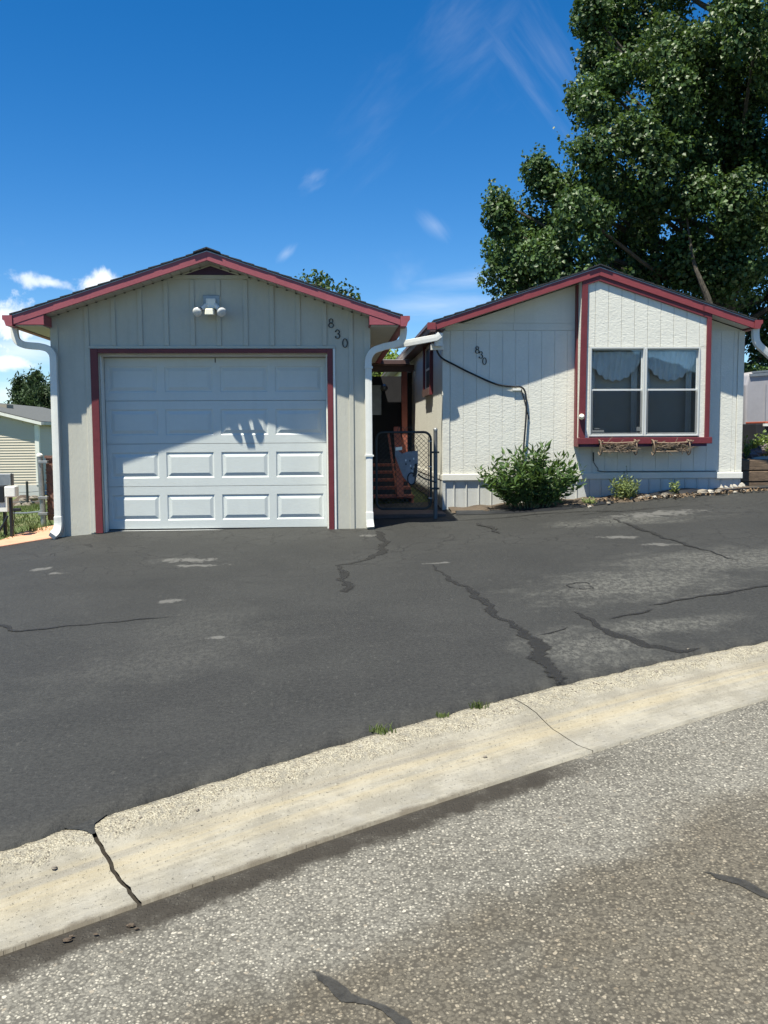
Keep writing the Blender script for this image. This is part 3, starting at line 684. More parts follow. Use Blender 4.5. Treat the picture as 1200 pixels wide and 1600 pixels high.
def gutter(root, x, sgn, z, y0, y1, mat, w=.105, h=.11):
    pr = [(0,0),(.0,h),(-.004,h),(-.004,.004),(w*.62,.004),(w*.78,h*.5),(w-.004,h*.62),(w-.004,h),(w+.008,h),(w+.008,h*.6),(w*.84,h*.45),(w*.66,-.004),(-.004,-.004),(0,-.004)]
    pr = [(0,-.004),(w*.66,-.004),(w*.82,h*.45),(w,h*.6),(w,h),(w-.02,h),(w-.02,h*.96),(w-.006,h*.96),(w-.006,h*.64),(w*.76,h*.5),(w*.62,.002),(.004,.002),(.004,h),(0,h)]
    mb = MB(); mb.ext([(x+sgn*a, y0, z+b) for a, b in pr], (0,y1-y0,0)); g = mb.build('gutter', mat, root)
    cap = [(0,-.006),(w*.67,-.006),(w*.83,h*.45),(w+.003,h*.6),(w+.003,h+.002),(0,h+.002)]
    MB().ext([(x+sgn*a, y0-.003, z+b) for a, b in cap], (0,.003,0)).build('gutter_end_cap', mat, g); return g
gutter(garage, gxe_l-.001, -1, 2.845, GF-.01, GB, M['gfascia']); gutter(garage, gxe_r+.001, 1, 2.845, GF-.01, GB, M['gfascia'])
def shingles(root, L, xl, xr, xc, base, y0, y1, th=.03, expo=.14):
    for xa in (xl, xr):
        s_ = 1 if xa < xc else -1; n = int(abs(xc-xa)/expo)
        mb = MB(); x0 = xa-s_*.03; mb.ext([(x0,y0+.02,L(x0)+base),(xc,y0+.02,L(xc)+base),(xc,y0+.02,L(xc)+base+.01),(x0,y0+.02,L(x0)+base+.01)], (0,y1-y0-.02,0)); mb.build('roof_deck', M['shingle'], root)
        mb = MB(); mb.ext([(x0,y0+.008,L(x0)+base-.006),(xc,y0+.008,L(xc)+base-.006),(xc,y0+.008,L(xc)+base+.004),(x0,y0+.008,L(x0)+base+.004)], (0,.011,0)); mb.build('drip_edge', M['galv'], root)
        for k in range(n+1):
            p = x0+s_*k*expo; q = p+s_*(expo+.05)
            if (xc-q)*s_ < 0: q = xc
            if abs(q-p) < .02: continue
            b0 = base+.0105; yy = y0+random.uniform(-.002,.002)
            mb = MB(); mb.ext([(p,yy,L(p)+b0),(q,yy,L(q)+b0),(q,yy,L(q)+b0+.006),(p,yy,L(p)+b0+th*.62)], (0,y1-yy,0)); mb.build('shingle_course', M['shingle'], root)
    mb = MB(); c = L(xc)+base+.012
    for k in range(int((y1-y0)/.6)): pass
    y = y0-.012; first = True
    while y < y1-.1:
        MB().ext([(xc-.15,y,c-.15*.33+.012),(xc,y,c+.014),(xc+.15,y,c-.15*.33+.012),(xc+.15,y,c-.15*.33+.026),(xc,y,c+.03),(xc-.15,y,c-.15*.33+.026)], (0,.2,-.0)).build('ridge_cap', M['shingle'], root); y += .204 if y < y0+3 else 1.0
        if y > y0+4: break
shingles(garage, GL, gxe_l, gxe_r, gxc, .089, GF-.014, GB+.1)
# downspouts
def rect_pipe(root, pts, w, d, mat, name='downspout'):
    """rectangular pipe swept along points in (roughly) a facade plane"""
    mb = MB(); N = len(pts); pts = [Vector(p) for p in pts]
    for i, p in enumerate(pts):
        t = (pts[min(i+1,N-1)]-pts[max(i-1,0)]).normalized(); y = Vector((0,1,0))
        if abs(t.y) > .9: y = Vector((0,0,1))
        y = (y-t*y.dot(t)).normalized(); x = t.cross(y)
        for a, b in ((-.5,-.5),(0,-.53),(.5,-.5),(.5,.5),(-.5,.5)): mb.v.append(tuple(p+x*w*a+y*d*b))
    for i in range(N-1):
        for k in range(5): j = (k+1) % 5; mb.f.append([i*5+k, i*5+j, i*5+5+j, i*5+5+k])
    mb.f += [[4,3,2,1,0], [(N-1)*5+k for k in range(5)]]
    return mb.build(name, mat, root, bevel=.004)
def smooth_path(pts, n=6):
    pts = [Vector(p) for p in pts]; out = []
    for i in range(len(pts)-1):
        p0 = pts[max(i-1,0)]; p1 = pts[i]; p2 = pts[i+1]; p3 = pts[min(i+2,len(pts)-1)]
        for k in range(n):
            t = k/n; out.append(.5*((2*p1)+(p2-p0)*t+(2*p0-5*p1+4*p2-p3)*t*t+(3*p1-p0-3*p2+p3)*t**3))
    out.append(pts[-1]); return out
DSY = GY-.06
lp = smooth_path([(-3.575,DSY,2.86),(-3.575,DSY,2.78),(-3.55,DSY,2.70),(-3.47,DSY,2.655),(-3.33,DSY,2.64)], 4)+smooth_path([(-3.30,DSY,2.637),(-3.21,DSY,2.61),(-3.155,DSY,2.54),(-3.15,DSY,2.42)], 4)+[(-3.155,DSY,1.6),(-3.16,DSY,.64)]
o = rect_pipe(garage, lp, .078, .062, M['white'])
rect_pipe(garage, smooth_path([(-3.16,DSY-.004,.68),(-3.16,DSY-.004,.58),(-3.175,DSY-.03,.51),(-3.21,DSY-.10,.46)], 4), .088, .072, M['white'], 'downspout_shoe')
rp = smooth_path([(.885,DSY,2.86),(.885,DSY,2.79),(.86,DSY,2.70),(.78,DSY,2.66),(.66,DSY,2.635)], 4)+smooth_path([(.62,DSY,2.62),(.53,DSY,2.585),(.475,DSY,2.50),(.47,DSY,2.40)], 4)+[(.472,DSY,1.5),(.472,DSY,.66)]
rect_pipe(garage, rp, .078, .062, M['white'])
rect_pipe(garage, [(.472,DSY-.002,.69),(.473,DSY-.004,.60),(.478,DSY-.015,.545),(.482,DSY-.04,.50)], .088, .074, M['white'], 'downspout_shoe')
MB().box(.425,.52,DSY-.04,GY-.03,2.38,2.405).build('downspout_strap', M['white'], garage); MB().box(.42,.525,DSY-.04,GY-.03,1.35,1.37).build('downspout_strap', M['white'], garage)
# flood light
fx, fz = -1.345, 3.10
MB().box(fx-.095, fx+.095, GY-.024, GY-.0006, fz-.04, fz+.13).build('mounting_plate', M['galv'], garage, bevel=.006)
fl = MB().box(fx-.055, fx+.055, GY-.085, GY-.025, fz-.03, fz+.085).build('floodlight', M['white'], garage, bevel=.008)
mb = MB(); mb.ext([(fx-.050,GY-.25,fz-.125),(fx+.050,GY-.25,fz-.125),(fx+.042,GY-.25,fz-.055),(fx-.042,GY-.25,fz-.055)], (0,.19,.02)); mb.build('motion_sensor', M['cream'], fl, bevel=.008)
def lathe(mb, prof, o, d, n=14):
    d = Vector(d).normalized(); a = d.orthogonal().normalized(); b_ = d.cross(a); s0 = len(mb.v)
    for (t, r) in prof:
        for k in range(n):
            an = 2*math.pi*k/n; mb.v.append(tuple(Vector(o)+d*t+(a*math.cos(an)+b_*math.sin(an))*r))
    for i in range(len(prof)-1):
        for k in range(n): j = (k+1) % n; mb.f.append([s0+i*n+k, s0+i*n+j, s0+(i+1)*n+j, s0+(i+1)*n+k])
    mb.f.append([s0+k for k in range(n)][::-1]); mb.f.append([s0+(len(prof)-1)*n+k for k in range(n)]); return mb
for s_ in (-1, 1):
    b0 = Vector((fx+s_*.05, GY-.06, fz+.01)); b1 = Vector((fx+s_*.115, GY-.15, fz-.060)); dd = Vector((s_*.35, -.85, -.45)).normalized()
    MB().tube([b0, b0.lerp(b1,.5), b1], .028, 10).build('lamp_arm', M['white'], fl, True)
    lathe(MB(), [(0,.03),(.03,.034),(.05,.03),(.085,.055),(.10,.058)], b1-dd*.03, dd).build('lamp_bulb', M['galv'], fl, True)
    lathe(MB(), [(0,.056),(.012,.05),(.02,.034),(.024,.01)], b1+dd*.071, dd).build('bulb_lens', plain('bulb_lens', (.55,.56,.56), .12, .1, 20, spec=.8), fl, True)
# house numbers drawn as thick-and-thin strokes
def digit(ch, x, y, z, h, mat, parent):
    """x,z centre, h height"""
    mb = MB(); w = h*.62
    def ring(cx, cz, rx, rz_, tx, tz, a0=0, a1=360, n=28):
        P0, P1 = [], []
        for i in range(n+1):
            a = math.radians(a0+(a1-a0)*i/n); c, s_ = math.cos(a), math.sin(a)
            P0.append((cx+rx*c, cz+rz_*s_)); P1.append((cx+(rx-tx)*c, cz+(rz_-tz)*s_))
        for i in range(n): mb.ext([(q[0], y, q[1]) for q in (P0[i], P0[i+1], P1[i+1], P1[i])], (0,.012,0))
    if ch == '0': ring(x, z, w*.5, h*.5, w*.19, h*.06)
    if ch == '8':
        ring(x, z+h*.25, w*.40, h*.25, w*.16, h*.055); ring(x, z-h*.23, w*.5, h*.275, w*.19, h*.06)
    if ch == '3':
        ring(x-w*.04, z+h*.25, w*.42, h*.25, w*.19, h*.055, -100, 165); ring(x-w*.04, z-h*.22, w*.5, h*.28, w*.21, h*.06, -165, 100)
        for zz in (z+h*.29, z-h*.29):
            ring(x-w*.36, zz, w*.13, w*.13, w*.129, w*.129, 0, 360, 10)
    return mb.build('house_number_digit', mat, parent)
for ch, (cx, cz) in zip('830', ((.039,2.911),(.116,2.785),(.200,2.681))): digit(ch, cx, GY-.0155, cz, .107, M['digit'], garage)

# ================================================================ MOBILE HOME
HY, HB = 12.3, 29.0; hxl, hxr, hxc = 1.531, 5.655, 3.56; hs = .326; HF = 12.0
HL = lambda x: 3.665-hs*abs(x-hxc)
home = empty('mobile_home', (hxc, HY, .75), 'off-white mobile home with burgundy gable trim and boxed-out double window', 'house')
WT = lambda x: HL(x)+.005
BZ0, BZ1 = .985, 1.07
mb = MB(); e = .012
mb.ext([(hxl+e,HY,.35),(hxr-e,HY,.35),(hxr-e,HY,WT(hxr)),(hxc,HY,WT(hxc)),(hxl+e,HY,WT(hxl))], (0,.1,0))
mb.box(hxl+e, hxl+.1, HY+.1, HB, .35, WT(hxl)); mb.box(hxr-.1, hxr-e, HY+.1, HB, .35, WT(hxr)); mb.ext([(hxl,HB-.1,.3),(hxr,HB-.1,.3),(hxr,HB-.1,WT(hxr)),(hxc,HB-.1,WT(hxc)),(hxl,HB-.1,WT(hxl))], (0,.1,0))
# leave a hole behind the windows by building the core as a frame: cut it out
core = mb.build('wall_core', M['homeflat'], home)
SEAM = 2.99; BW = .1765; BX0, BX1 = 3.325, 5.085; BYF = HF+.045; BZB = 1.462
x = hxl+.1; k = 0
while x < hxr-.09:
    x2 = min(x+BW, hxr-.085); a, b = x+.0012, x2-.0012
    tops = [min(SEAM-.004, WT(t)-.012) for t in (a, b)]
    if a > BX0+.02 and b < BX1-.02: tops = [BZB+.1]*2
    pr = .009+random.uniform(-.001,.001)
    MB().ext([(a,HY-pr,BZ1-.01),(b,HY-pr,BZ1-.01),(b,HY-pr,tops[1]),(a,HY-pr,tops[0])], (0,pr-.0005,0)).build('siding_board', M['home'], home, bevel=.003)
    x = x2; k += 1
xa, xb = hxc-(3.665-SEAM)/hs+.05, hxc+(3.665-SEAM)/hs-.05
for p, q in ((xa, 2.49), (2.494, BX0+.02)):
    MB().ext([(p,HY-.008,SEAM+.094),(q,HY-.008,SEAM+.094),(q,HY-.008,WT(q)-.01),(p+.25 if p < 2 else p,HY-.008,WT(p+.25 if p < 2 else p)-.01)], (0,.0075,0)).build('gable_panel', M['homeflat'], home)
MB().box(xa-.05, 2.48, HY-.010, HY-.0005, SEAM, SEAM+.09).build('seam_strip', M['homeflat'], home); MB().box(2.484, BX0+.02, HY-.010, HY-.0005, SEAM, SEAM+.09).build('seam_strip', M['homeflat'], home)
for xx0, xx1 in ((hxl-.008, hxl+.09), (hxr-.08, hxr+.006)):
    MB().box(xx0, xx1, HY-.02, HY-.0005, BZ1-.005, WT(xx0)-.03).build('corner_board', M['home'], home, bevel=.004)
MB().box(hxl-.008, hxl-.0005, HY, HY+.09, BZ1-.005, WT(hxl)-.03).build('corner_board', M['home'], home)
# side wall boards facing the passage
y = HY+.095
while y < 20.2:
    MB().box(hxl-.0+.001, hxl+.0115, y+.003, y+BW-.003, BZ1-.01, WT(hxl)-.03).build('siding_board', M['home'], home); y += BW
MB().box(hxl-.012, hxl+.0, HY-.03, 20.2, BZ0, BZ1-.012).build('belt_board', M['belt'], home, bevel=.006)
MB().box(hxl-.013, BX0-.02, HY-.045, HY-.0215, BZ0-.004, BZ1).build('belt_board', M['belt'], home, bevel=.008)
MB().box(BX0-.02, 5.30, HY-.036, HY-.0215, BZ0+.002, BZ1-.002).build('belt_board', M['homeflat'], home, bevel=.004)
MB().box(5.30, hxr+.016, HY-.05, HY-.0215, BZ0-.012, BZ1-.006).build('belt_board', M['belt'], home, bevel=.012)
# skirting panels
x = hxl-.004; W_ = .168
while x < hxr-.02:
    x2 = min(x+W_, hxr); MB().ext([(x+.002,HY-.012,.4),(x2-.024,HY-.012,.4),(x2-.018,HY-.026,.4),(x2-.008,HY-.026,.4),(x2-.002,HY-.012,.4),(x2-.002,HY-.001,.4),(x+.002,HY-.001,.4)], (0,0,BZ0-.4)).build('skirt_panel', M['skirt'], home); x = x2
y = HY
while y < 19.5:
    MB().box(hxl-.006, hxl+.011, y+.003, y+W_-.003, .4, BZ0).build('skirt_panel', M['skirt'], home); y += W_
MB().box(hxl-.012, hxl+.03, HY-.034, HY+.03, .42, BZ0-.005).build('skirt_corner', M['skirt'], home)
# roof
rake_parts(home, HL, 1.40, 5.655, hxc, HF, HY, .0, .105, M['fascia'], soff=False)
for p, q in ((1.40, hxc), (hxc, 5.655)):
    MB().ext([(p,HF+.03,HL(p)+.015),(q,HF+.03,HL(q)+.015),(q,HF+.03,HL(q)+.03),(p,HF+.03,HL(p)+.03)], (0,HY-HF-.03,0)).build('rake_soffit', M['homeflat'], home)
MB().box(1.402, hxl-.0, HF+.03, HB, HL(1.40)+.004, HL(1.40)+.02).build('eave_soffit', M['brownmetal'], home)
MB().box(1.40, 1.42, HF+.03, HB, HL(1.40)-.01, HL(1.40)+.10).build('eave_fascia', M['brownmetal'], home); MB().box(5.63, 5.652, HF+.03, HB, HL(5.655)+.0, HL(5.655)+.10).build('eave_fascia', M['red'], home)
gutter(home, 1.399, -1, 2.945, HF-.012, HB, M['brownmetal'], .10, .11); gutter(home, 5.656, 1, 2.985, HF-.012, HB, M['fascia'], .105, .105)
MB().box(1.29, 1.40, HF-.018, HF-.013, 2.965, 3.05).build('gutter_end_plate', M['fascia'], home)
shingles(home, HL, 1.40, 5.655, hxc, .106, HF-.013, HB+.1, .034)
MB().box(4.95+.0, 4.97, HF-.004, HF-.0005, HL(4.96), HL(4.96)+.10).build('fascia_joint', M['red'], home)
# right gutter outlet: pale downspout leaving to the right
rect_pipe(home, smooth_path([(5.71,HF+.08,2.99),(5.71,HF+.08,2.90),(5.74,HF+.09,2.80),(5.86,HF+.12,2.70),(6.2,HF+.2,2.46),(6.6,HF+.3,2.2)], 4), .085, .07, M['white'], 'downspout')
# left corner: drain pipe crossing to the garage downspout
rect_pipe(home, [(1.46,HF+.03,2.90),(1.41,HF+.03,2.862),(1.30,HF+.03,2.842),(1.10,HF+.03,2.805),(.86,HF+.03,2.76)], .085, .07, M['white'], 'drain_pipe')
rect_pipe(home, [(1.45,HF+.10,2.93),(1.45,HF+.10,2.76)], .10, .09, M['white'], 'drain_pipe')
MB().box(1.36,1.53,HF+.16,HF+.24,2.72,2.80).build('drain_bracket', M['white'], home)
# ---- boxed-out window bay
bay = MB(); WX = (3.455, 4.195, 4.205, 4.945); WZ0, WZ1 = 1.565, 2.742
BT = lambda x: HL(x)+.01
# side cheeks, floor and mullion strips of the bay body
MB().ext([(BX0+.01,BYF+.012,BZB+.02),(BX0+.01,HY-.012,BZB+.02),(BX0+.01,HY-.012,BT(BX0)),(BX0+.01,BYF+.012,BT(BX0))], (.03,0,0)).build('bay_cheek', M['home'], home)
MB().ext([(BX1-.04,BYF+.012,BZB+.02),(BX1-.04,HY-.012,BZB+.02),(BX1-.04,HY-.012,BT(BX1)),(BX1-.04,BYF+.012,BT(BX1))], (.03,0,0)).build('bay_cheek', M['home'], home)
MB().box(BX0+.01, BX1-.011, BYF+.02, HY-.012, BZB+.0, BZB+.018).build('bay_floor', M['homeflat'], home)
x = BX0+.02
while x < BX1-.03:                                                      # boards above the windows
    x2 = min(x+BW, BX1-.02); segs = [(x+.002, x2-.002)]
    for a, b in segs:
        pk = [(a,BYF,WZ1+.004),(b,BYF,WZ1+.004),(b,BYF,BT(b)-.002)]
        if a < hxc < b: pk.append((hxc,BYF,BT(hxc)-.002))
        pk.append((a,BYF,BT(a)-.002)); MB().ext(pk, (0,.03,0)).build('siding_board', M['home'], home, bevel=.003)
    x = x2
for a, b in ((BX0+.02, WX[0]-.004), (WX[3]+.004, BX1-.02)):              # strips beside the windows
    MB().box(a, b, BYF, BYF+.03, BZB+.05, WZ1).build('siding_board', M['home'], home)
MB().box(WX[1]-.003, WX[2]+.003, BYF-.004, BYF+.03, WZ0, WZ1).build('mullion', M['white'], home)
tl = .078
mb = MB(); mb.ext([(BX0-.018,BYF-.03,BZB+.088),(BX0-.018+tl+.01,BYF-.03,BZB+.088),(BX0+.012+tl,BYF-.03,BT(BX0+.012+tl)-.07),(BX0+.012,BYF-.03,BT(BX0+.012)-.06)], (0,.0295,0)); mb.build('bay_trim', M['red'], home, bevel=.004)
mb = MB(); mb.ext([(BX1-.062,BYF-.03,BZB+.088),(BX1+.0,BYF-.03,BZB+.088),(BX1+.0,BYF-.03,BT(BX1)-.07),(BX1-.062,BYF-.03,BT(BX1-.062)-.07)], (0,.0295,0)); mb.build('bay_trim', M['red'], home, bevel=.004)
for a, b in ((BX0+.012, hxc), (hxc, BX1+.001)):                          # frieze boards under the rake
    mb = MB(); mb.ext([(a,BYF-.031,HL(a)-.066),(b,BYF-.031,HL(b)-.066),(b,BYF-.031,HL(b)+.012),(a,BYF-.031,HL(a)+.012)], (0,.0305,0)); mb.build('frieze_board', M['red'], home, bevel=.003)
MB().box(BX0-.03, BX1+.035, BYF-.045, BYF-.0006, BZB, BZB+.086).build('bay_sill_board', M['red'], home, bevel=.005)
MB().box(BX0-.0, BX1-.02, BYF+.001, HY-.02, BZB-.035, BZB-.001).build('bay_bottom_plate', M['purple'], home)
mb = MB(); mb.ext([(BX0+.009,HY-.11,BZB-.03),(BX0+.009,HY-.012,BZB-.03),(BX0+.009,HY-.012,BT(BX0)-.02),(BX0+.009,HY-.11,BT(BX0)-.02)], (-.02,0,0)); mb.build('bay_back_trim', M['red'], home, bevel=.003)
mb = MB(); mb.ext([(BX0+.009,BYF+.001,BZB-.03),(BX0+.009,HY-.112,BZB-.03),(BX0+.009,HY-.112,BZB+.08),(BX0+.009,BYF+.001,BZB+.08)], (-.02,0,0)); mb.build('bay_side_board', M['red'], home)
# windows
def window(x0, x1, z0, z1, y):
    fr = MB(); t = .021
    fr.box(x0,x0+t,y-.014,y+.05,z0,z1); fr.box(x1-t,x1,y-.014,y+.05,z0,z1); fr.box(x0+t,x1-t,y-.0135,y+.05,z1-t,z1); fr.box(x0+t,x1-t,y-.02,y+.05,z0,z0+t)
    f = fr.build('window_frame', M['frame'], home, bevel=.003)
    zm = z0+.605
    for za, zb, dy, nm in ((zm, z1-t, .022, 'upper_sash'), (z0+t, zm+.022, .004, 'lower_sash')):
        s_ = MB(); q = .024 if nm == 'lower_sash' else .018; a, b = x0+t+.001, x1-t-.001
        s_.box(a,a+q,y+dy,y+dy+.016,za,zb); s_.box(b-q,b,y+dy,y+dy+.016,za,zb); s_.box(a+q,b-q,y+dy+.0005,y+dy+.0155,zb-q,zb); s_.box(a+q,b-q,y+dy-.0005,y+dy+.0155,za,za+q)
        s_.build(nm, M['frame'], f, bevel=.002)
        MB().box(a+q-.002,b-q+.002,y+dy+.006,y+dy+.010,za+q-.002,zb-q+.002).build('pane', M['glass'], f)
    mb = MB(); a, b = x0+t+.004, x1-t-.004; mb.v = [(a,y-.002,z0+t+.004),(b,y-.002,z0+t+.004),(b,y-.002,zm),(a,y-.002,zm)]; mb.f = [[0,1,2,3]]; mb.build('insect_screen', M['screen'], f)
    return f, zm
for x0, x1 in ((WX[0], WX[1]), (WX[2], WX[3])):
    f, zm = window(x0, x1, WZ0, WZ1, BYF)
    # lace swag inside
    mb = MB(); nx, nz_ = 44, 14; yb = BYF+.10
    for j in range(nz_+1):
        for i in range(nx+1):
            u = i/nx; v = j/nz_; zt = WZ1-.03; drop = .15+.20*(1-(2*u-1)**2)+.012*math.sin(u*44)
            mb.v.append((x0+.03+u*(x1-x0-.06), yb+.012*math.sin(u*60+v*3)+.02*math.sin(u*9+v*4), zt-.02-drop*1.1*v))
    for j in range(nz_):
        for i in range(nx): a = j*(nx+1)+i; mb.f.append([a,a+1,a+nx+2,a+nx+1])
    mb.build('lace_valance', M['curtain'], home, True)
    mb = MB()
    for (sx, w) in ((x0+.035, .09), (x1-.125, .09)):
        b0 = len(mb.v)
        for j in range(2):
            for i in range(13): mb.v.append((sx+w*i/12, BYF+.16+.012*math.sin(i*1.7), (WZ1-.05) if j else WZ0+.03))
        for i in range(12): mb.f.append([b0+i, b0+i+1, b0+13+i+1, b0+13+i])
    mb.build('curtain', M['curtain'], home, True)
# small dark room behind the bay glass (the wall core is opened there)
cut = MB().box(WX[0]+.01, WX[3]-.01, HY-.05, HY+.3, WZ0-.02, WZ1+.02).build('window_opening_cutter', M['room']); 
md = core.modifiers.new('opening', 'BOOLEAN'); md.object = cut; md.operation = 'DIFFERENCE'; md.solver = 'EXACT'
dg = bpy.context.evaluated_depsgraph_get(); me2 = bpy.data.meshes.new_from_object(core.evaluated_get(dg)); core.modifiers.clear(); core.data = me2; bpy.data.objects.remove(cut)
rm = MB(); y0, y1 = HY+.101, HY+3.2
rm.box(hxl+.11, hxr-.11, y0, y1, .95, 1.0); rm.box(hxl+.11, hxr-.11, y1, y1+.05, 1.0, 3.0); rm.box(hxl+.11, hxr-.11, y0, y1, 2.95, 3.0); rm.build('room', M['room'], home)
MB().box(4.10,4.19,BYF+.0015,BYF+.003,WZ0+.07,WZ0+.125).build('window_sticker', M['paper'], home)
MB().box(3.49,3.66,BYF+.0005,BYF+.002,WZ0+.055,WZ0+.085).build('window_sticker', M['paper'], home)
MB().box(3.53,3.60,BYF+.0005,BYF+.002,WZ0+.10,WZ0+.11).build('window_sticker', M['paper'], home)
# spot lamp on bay trim
sp_ = Vector((3.345, BYF-.045, 1.815))
lathe(MB(), [(0,.03),(.02,.036),(.05,.036),(.075,.022)], sp_+Vector((0,.02,0)), (-.15,-.8,.3)).build('spot_lamp', M['cream'], home, True)
# digits
for ch, (cx, cz) in zip('830', ((1.992,2.73),(2.043,2.662),(2.09,2.58))): digit(ch, cx, HY-.0235, cz, .096, M['digit'], home)
# service cable looping across the wall
cp = [(1.43,HF+.2,2.74),(1.50,HY-.05,2.63),(1.68,HY-.045,2.53),(1.94,HY-.045,2.402),(2.24,HY-.04,2.275),(2.46,HY-.04,2.24),(2.585,HY-.04,2.232),(2.64,HY-.045,2.16),(2.655,HY-.05,2.0),(2.65,HY-.05,1.8),(2.625,HY-.05,1.45),(2.62,HY-.04,1.2)]
MB().tube(smooth_path(cp, 6), .0125, 7).build('power_cable', M['black'], home, True)
MB().box(2.47,2.585,HY-.045,HY-.01,2.185,2.215).build('cable_clamp', M['white'], home, bevel=.003)
MB().tube(smooth_path([(2.585,HY-.03,2.21),(2.62,HY-.025,2.10),(2.66,HY-.025,1.95),(2.70,HY-.02,1.80)], 5), .007, 6).build('cable_tail', M['black'], home)
MB().tube(smooth_path([(3.585,HY-.025,1.34),(3.59,HY-.025,1.24),(3.60,HY-.025,1.20),(3.65,HY-.03,1.13),(3.70,HY-.03,1.09),(4.2,HY-.03,1.085),(4.8,HY-.03,1.083),(5.3,HY-.03,1.08)], 4), .005, 6).build('antenna_cable', M['black'], home)
MB().tube([(3.585,HY-.028,1.35),(3.587,HY-.03,1.23)], .009, 6).build('cable_boot', M['black'], home)
# side window on the passage wall
mb = MB(); xw = hxl-.018
y0, y1, z0, z1 = 13.45, 14.45, 2.29, 2.93
sw = MB().box(xw,hxl,y0+.08,y1-.08,z1-.03,z1).box(xw,hxl,y0+.08,y0+.12,z0,z1-.03).box(xw,hxl,y1-.12,y1-.08,z0,z1-.03).box(xw,hxl,y0+.12,y1-.12,z0,z0+.03).box(xw,hxl,y0+.12,y1-.12,2.58,2.61).build('side_window_frame', M['white'], home)
MB().box(hxl-.008,hxl-.0,y0+.12,y1-.12,z0+.03,z1-.03).build('pane', M['dark'], sw)
MB().box(xw-.03,hxl,y0,y0+.075,z0-.10,z1+.03).build('shutter', M['red'], home); MB().box(xw-.03,hxl,y1-.075,y1,z0-.10,z1+.03).build('shutter', M['red'], home)
MB().box(xw-.05,hxl,y0+.076,y1-.076,z0-.10,z0-.001).build('window_sill', M['brownmetal'], home)

# ================================================================ GATE, PLAQUE, PORCH
gate = empty('chain_link_gate', (1.0, 11.55, .64), 'low dark metal chain-link gate with rounded corners between garage and mobile home', 'gate')
gx0, gx1, gz0, gz1, gyy = .595, 1.285, .665, 1.635, 11.56
def rrect(x0, x1, z0, z1, r, y, n=5):
    P_ = []
    for cx, cz, a0 in ((x1-r,z0+r,-90),(x1-r,z1-r,0),(x0+r,z1-r,90),(x0+r,z0+r,180)):
        for i in range(n+1):
            a = math.radians(a0+90*i/n); P_.append((cx+r*math.cos(a), y, cz+r*math.sin(a)))
    return P_
MB().tube(rrect(gx0, gx1, gz0, gz1, .09, gyy), .0165, 8, True).build('gate_frame', M['darkmetal'], gate, True)
mb = MB(); st = .060; zc0, zc1 = gz0+.02, gz1-.02
def clipseg(x, z, dx):
    pass
for sgn in (1, -1):
    c = gx0-1.2
    while c < gx1+1.2:
        P_ = []; n = 36
        for i in range(n+1):
            z = zc0+(zc1-zc0)*i/n; x = c+sgn*(z-zc0)
            if gx0+.01 < x < gx1-.01:
                # keep inside rounded corners
                ok = True
                for cx, cz in ((gx0+.09,gz0+.09),(gx1-.09,gz0+.09),(gx0+.09,gz1-.09),(gx1-.09,gz1-.09)):
                    if abs(x-(gx0+gx1)/2) > abs(cx-(gx0+gx1)/2) and abs(z-(gz0+gz1)/2) > abs(cz-(gz0+gz1)/2) and math.hypot(x-cx, z-cz) > .085: ok = False
                if ok: P_.append((x, gyy+.002*sgn, z))
        if len(P_) > 1: mb.tube([P_[0], P_[len(P_)//2], P_[-1]] if len(P_) > 2 else P_, .0034, 4)
        c += st
mb.build('chain_link_mesh', M['darkmetal'], gate)
# tops of the mesh wire bent over the rail
for cx in (.86, .96): MB().tube(smooth_path([(cx,gyy,1.64),(cx+.02,gyy,1.70),(cx+.05,gyy,1.69),(cx+.075,gyy,1.70),(cx+.10,gyy,1.64)],4), .004, 5).build('wire_loop', M['darkmetal'], gate)
MB().tube([(1.345,gyy+.0,.50),(1.345,gyy,1.655)], .026, 12).build('gate_post', M['darkgalv'], gate, True)
lathe(MB(), [(0,.028),(.02,.028),(.035,.015),(.038,.004)], (1.345,gyy,1.652), (0,0,1)).build('post_cap', M['galv'], gate, True)
for z in (1.38, .92): MB().box(1.27,1.39,gyy-.03,gyy+.03,z-.012,z+.012).build('hinge', M['darkmetal'], gate, bevel=.004)
for z in (1.52, 1.2, .80): MB().box(1.255,1.30,gyy-.02,gyy+.02,z-.006,z+.006).build('mesh_tie', M['galv'], gate)
MB().tube([(1.255,gyy,.72),(1.255,gyy,1.58)], .005, 5).build('tension_bar', M['darkmetal'], gate)
MB().tube(smooth_path([(1.12,gyy+.02,1.10),(1.2,gyy+.01,1.05),(1.29,gyy-.01,1.02),(1.345,gyy-.03,1.0)],4), .010, 6).build('latch_rod', M['darkmetal'], gate)
# plaque: cut-out metal silhouette hung on the mesh
pq = empty('metal_plaque', (1.0, gyy-.03, 1.0), 'grey cut-out metal plaque with scuffed markings hanging on the chain-link gate', 'plaque')
ol = [(617,697),(622,704),(628,709),(636,706),(645,705),(652,704),(653,699),(653,722),(652,738),(650,750),(646,757),(641,757),(636,752),(630,745),(625,733),(621,722),(617,712)]
mb = MB(); mb.ext([(at(a,b,gyy-.03).x, gyy-.035, at(a,b,gyy-.03).z) for a, b in ol], (0,.006,0)); mb.build('plate', M['plaque'], pq)
for a, b in ((640,702),(645,703),(650,702)):
    q = at(a,b,gyy-.03); MB().tube(smooth_path([(q.x-.012,gyy-.033,q.z-.03),(q.x-.014,gyy-.033,q.z+.03),(q.x,gyy-.033,q.z+.05),(q.x+.012,gyy-.033,q.z+.02)],3), .004, 5).build('scroll', M['darkmetal'], pq)
rs = random.Random(5)
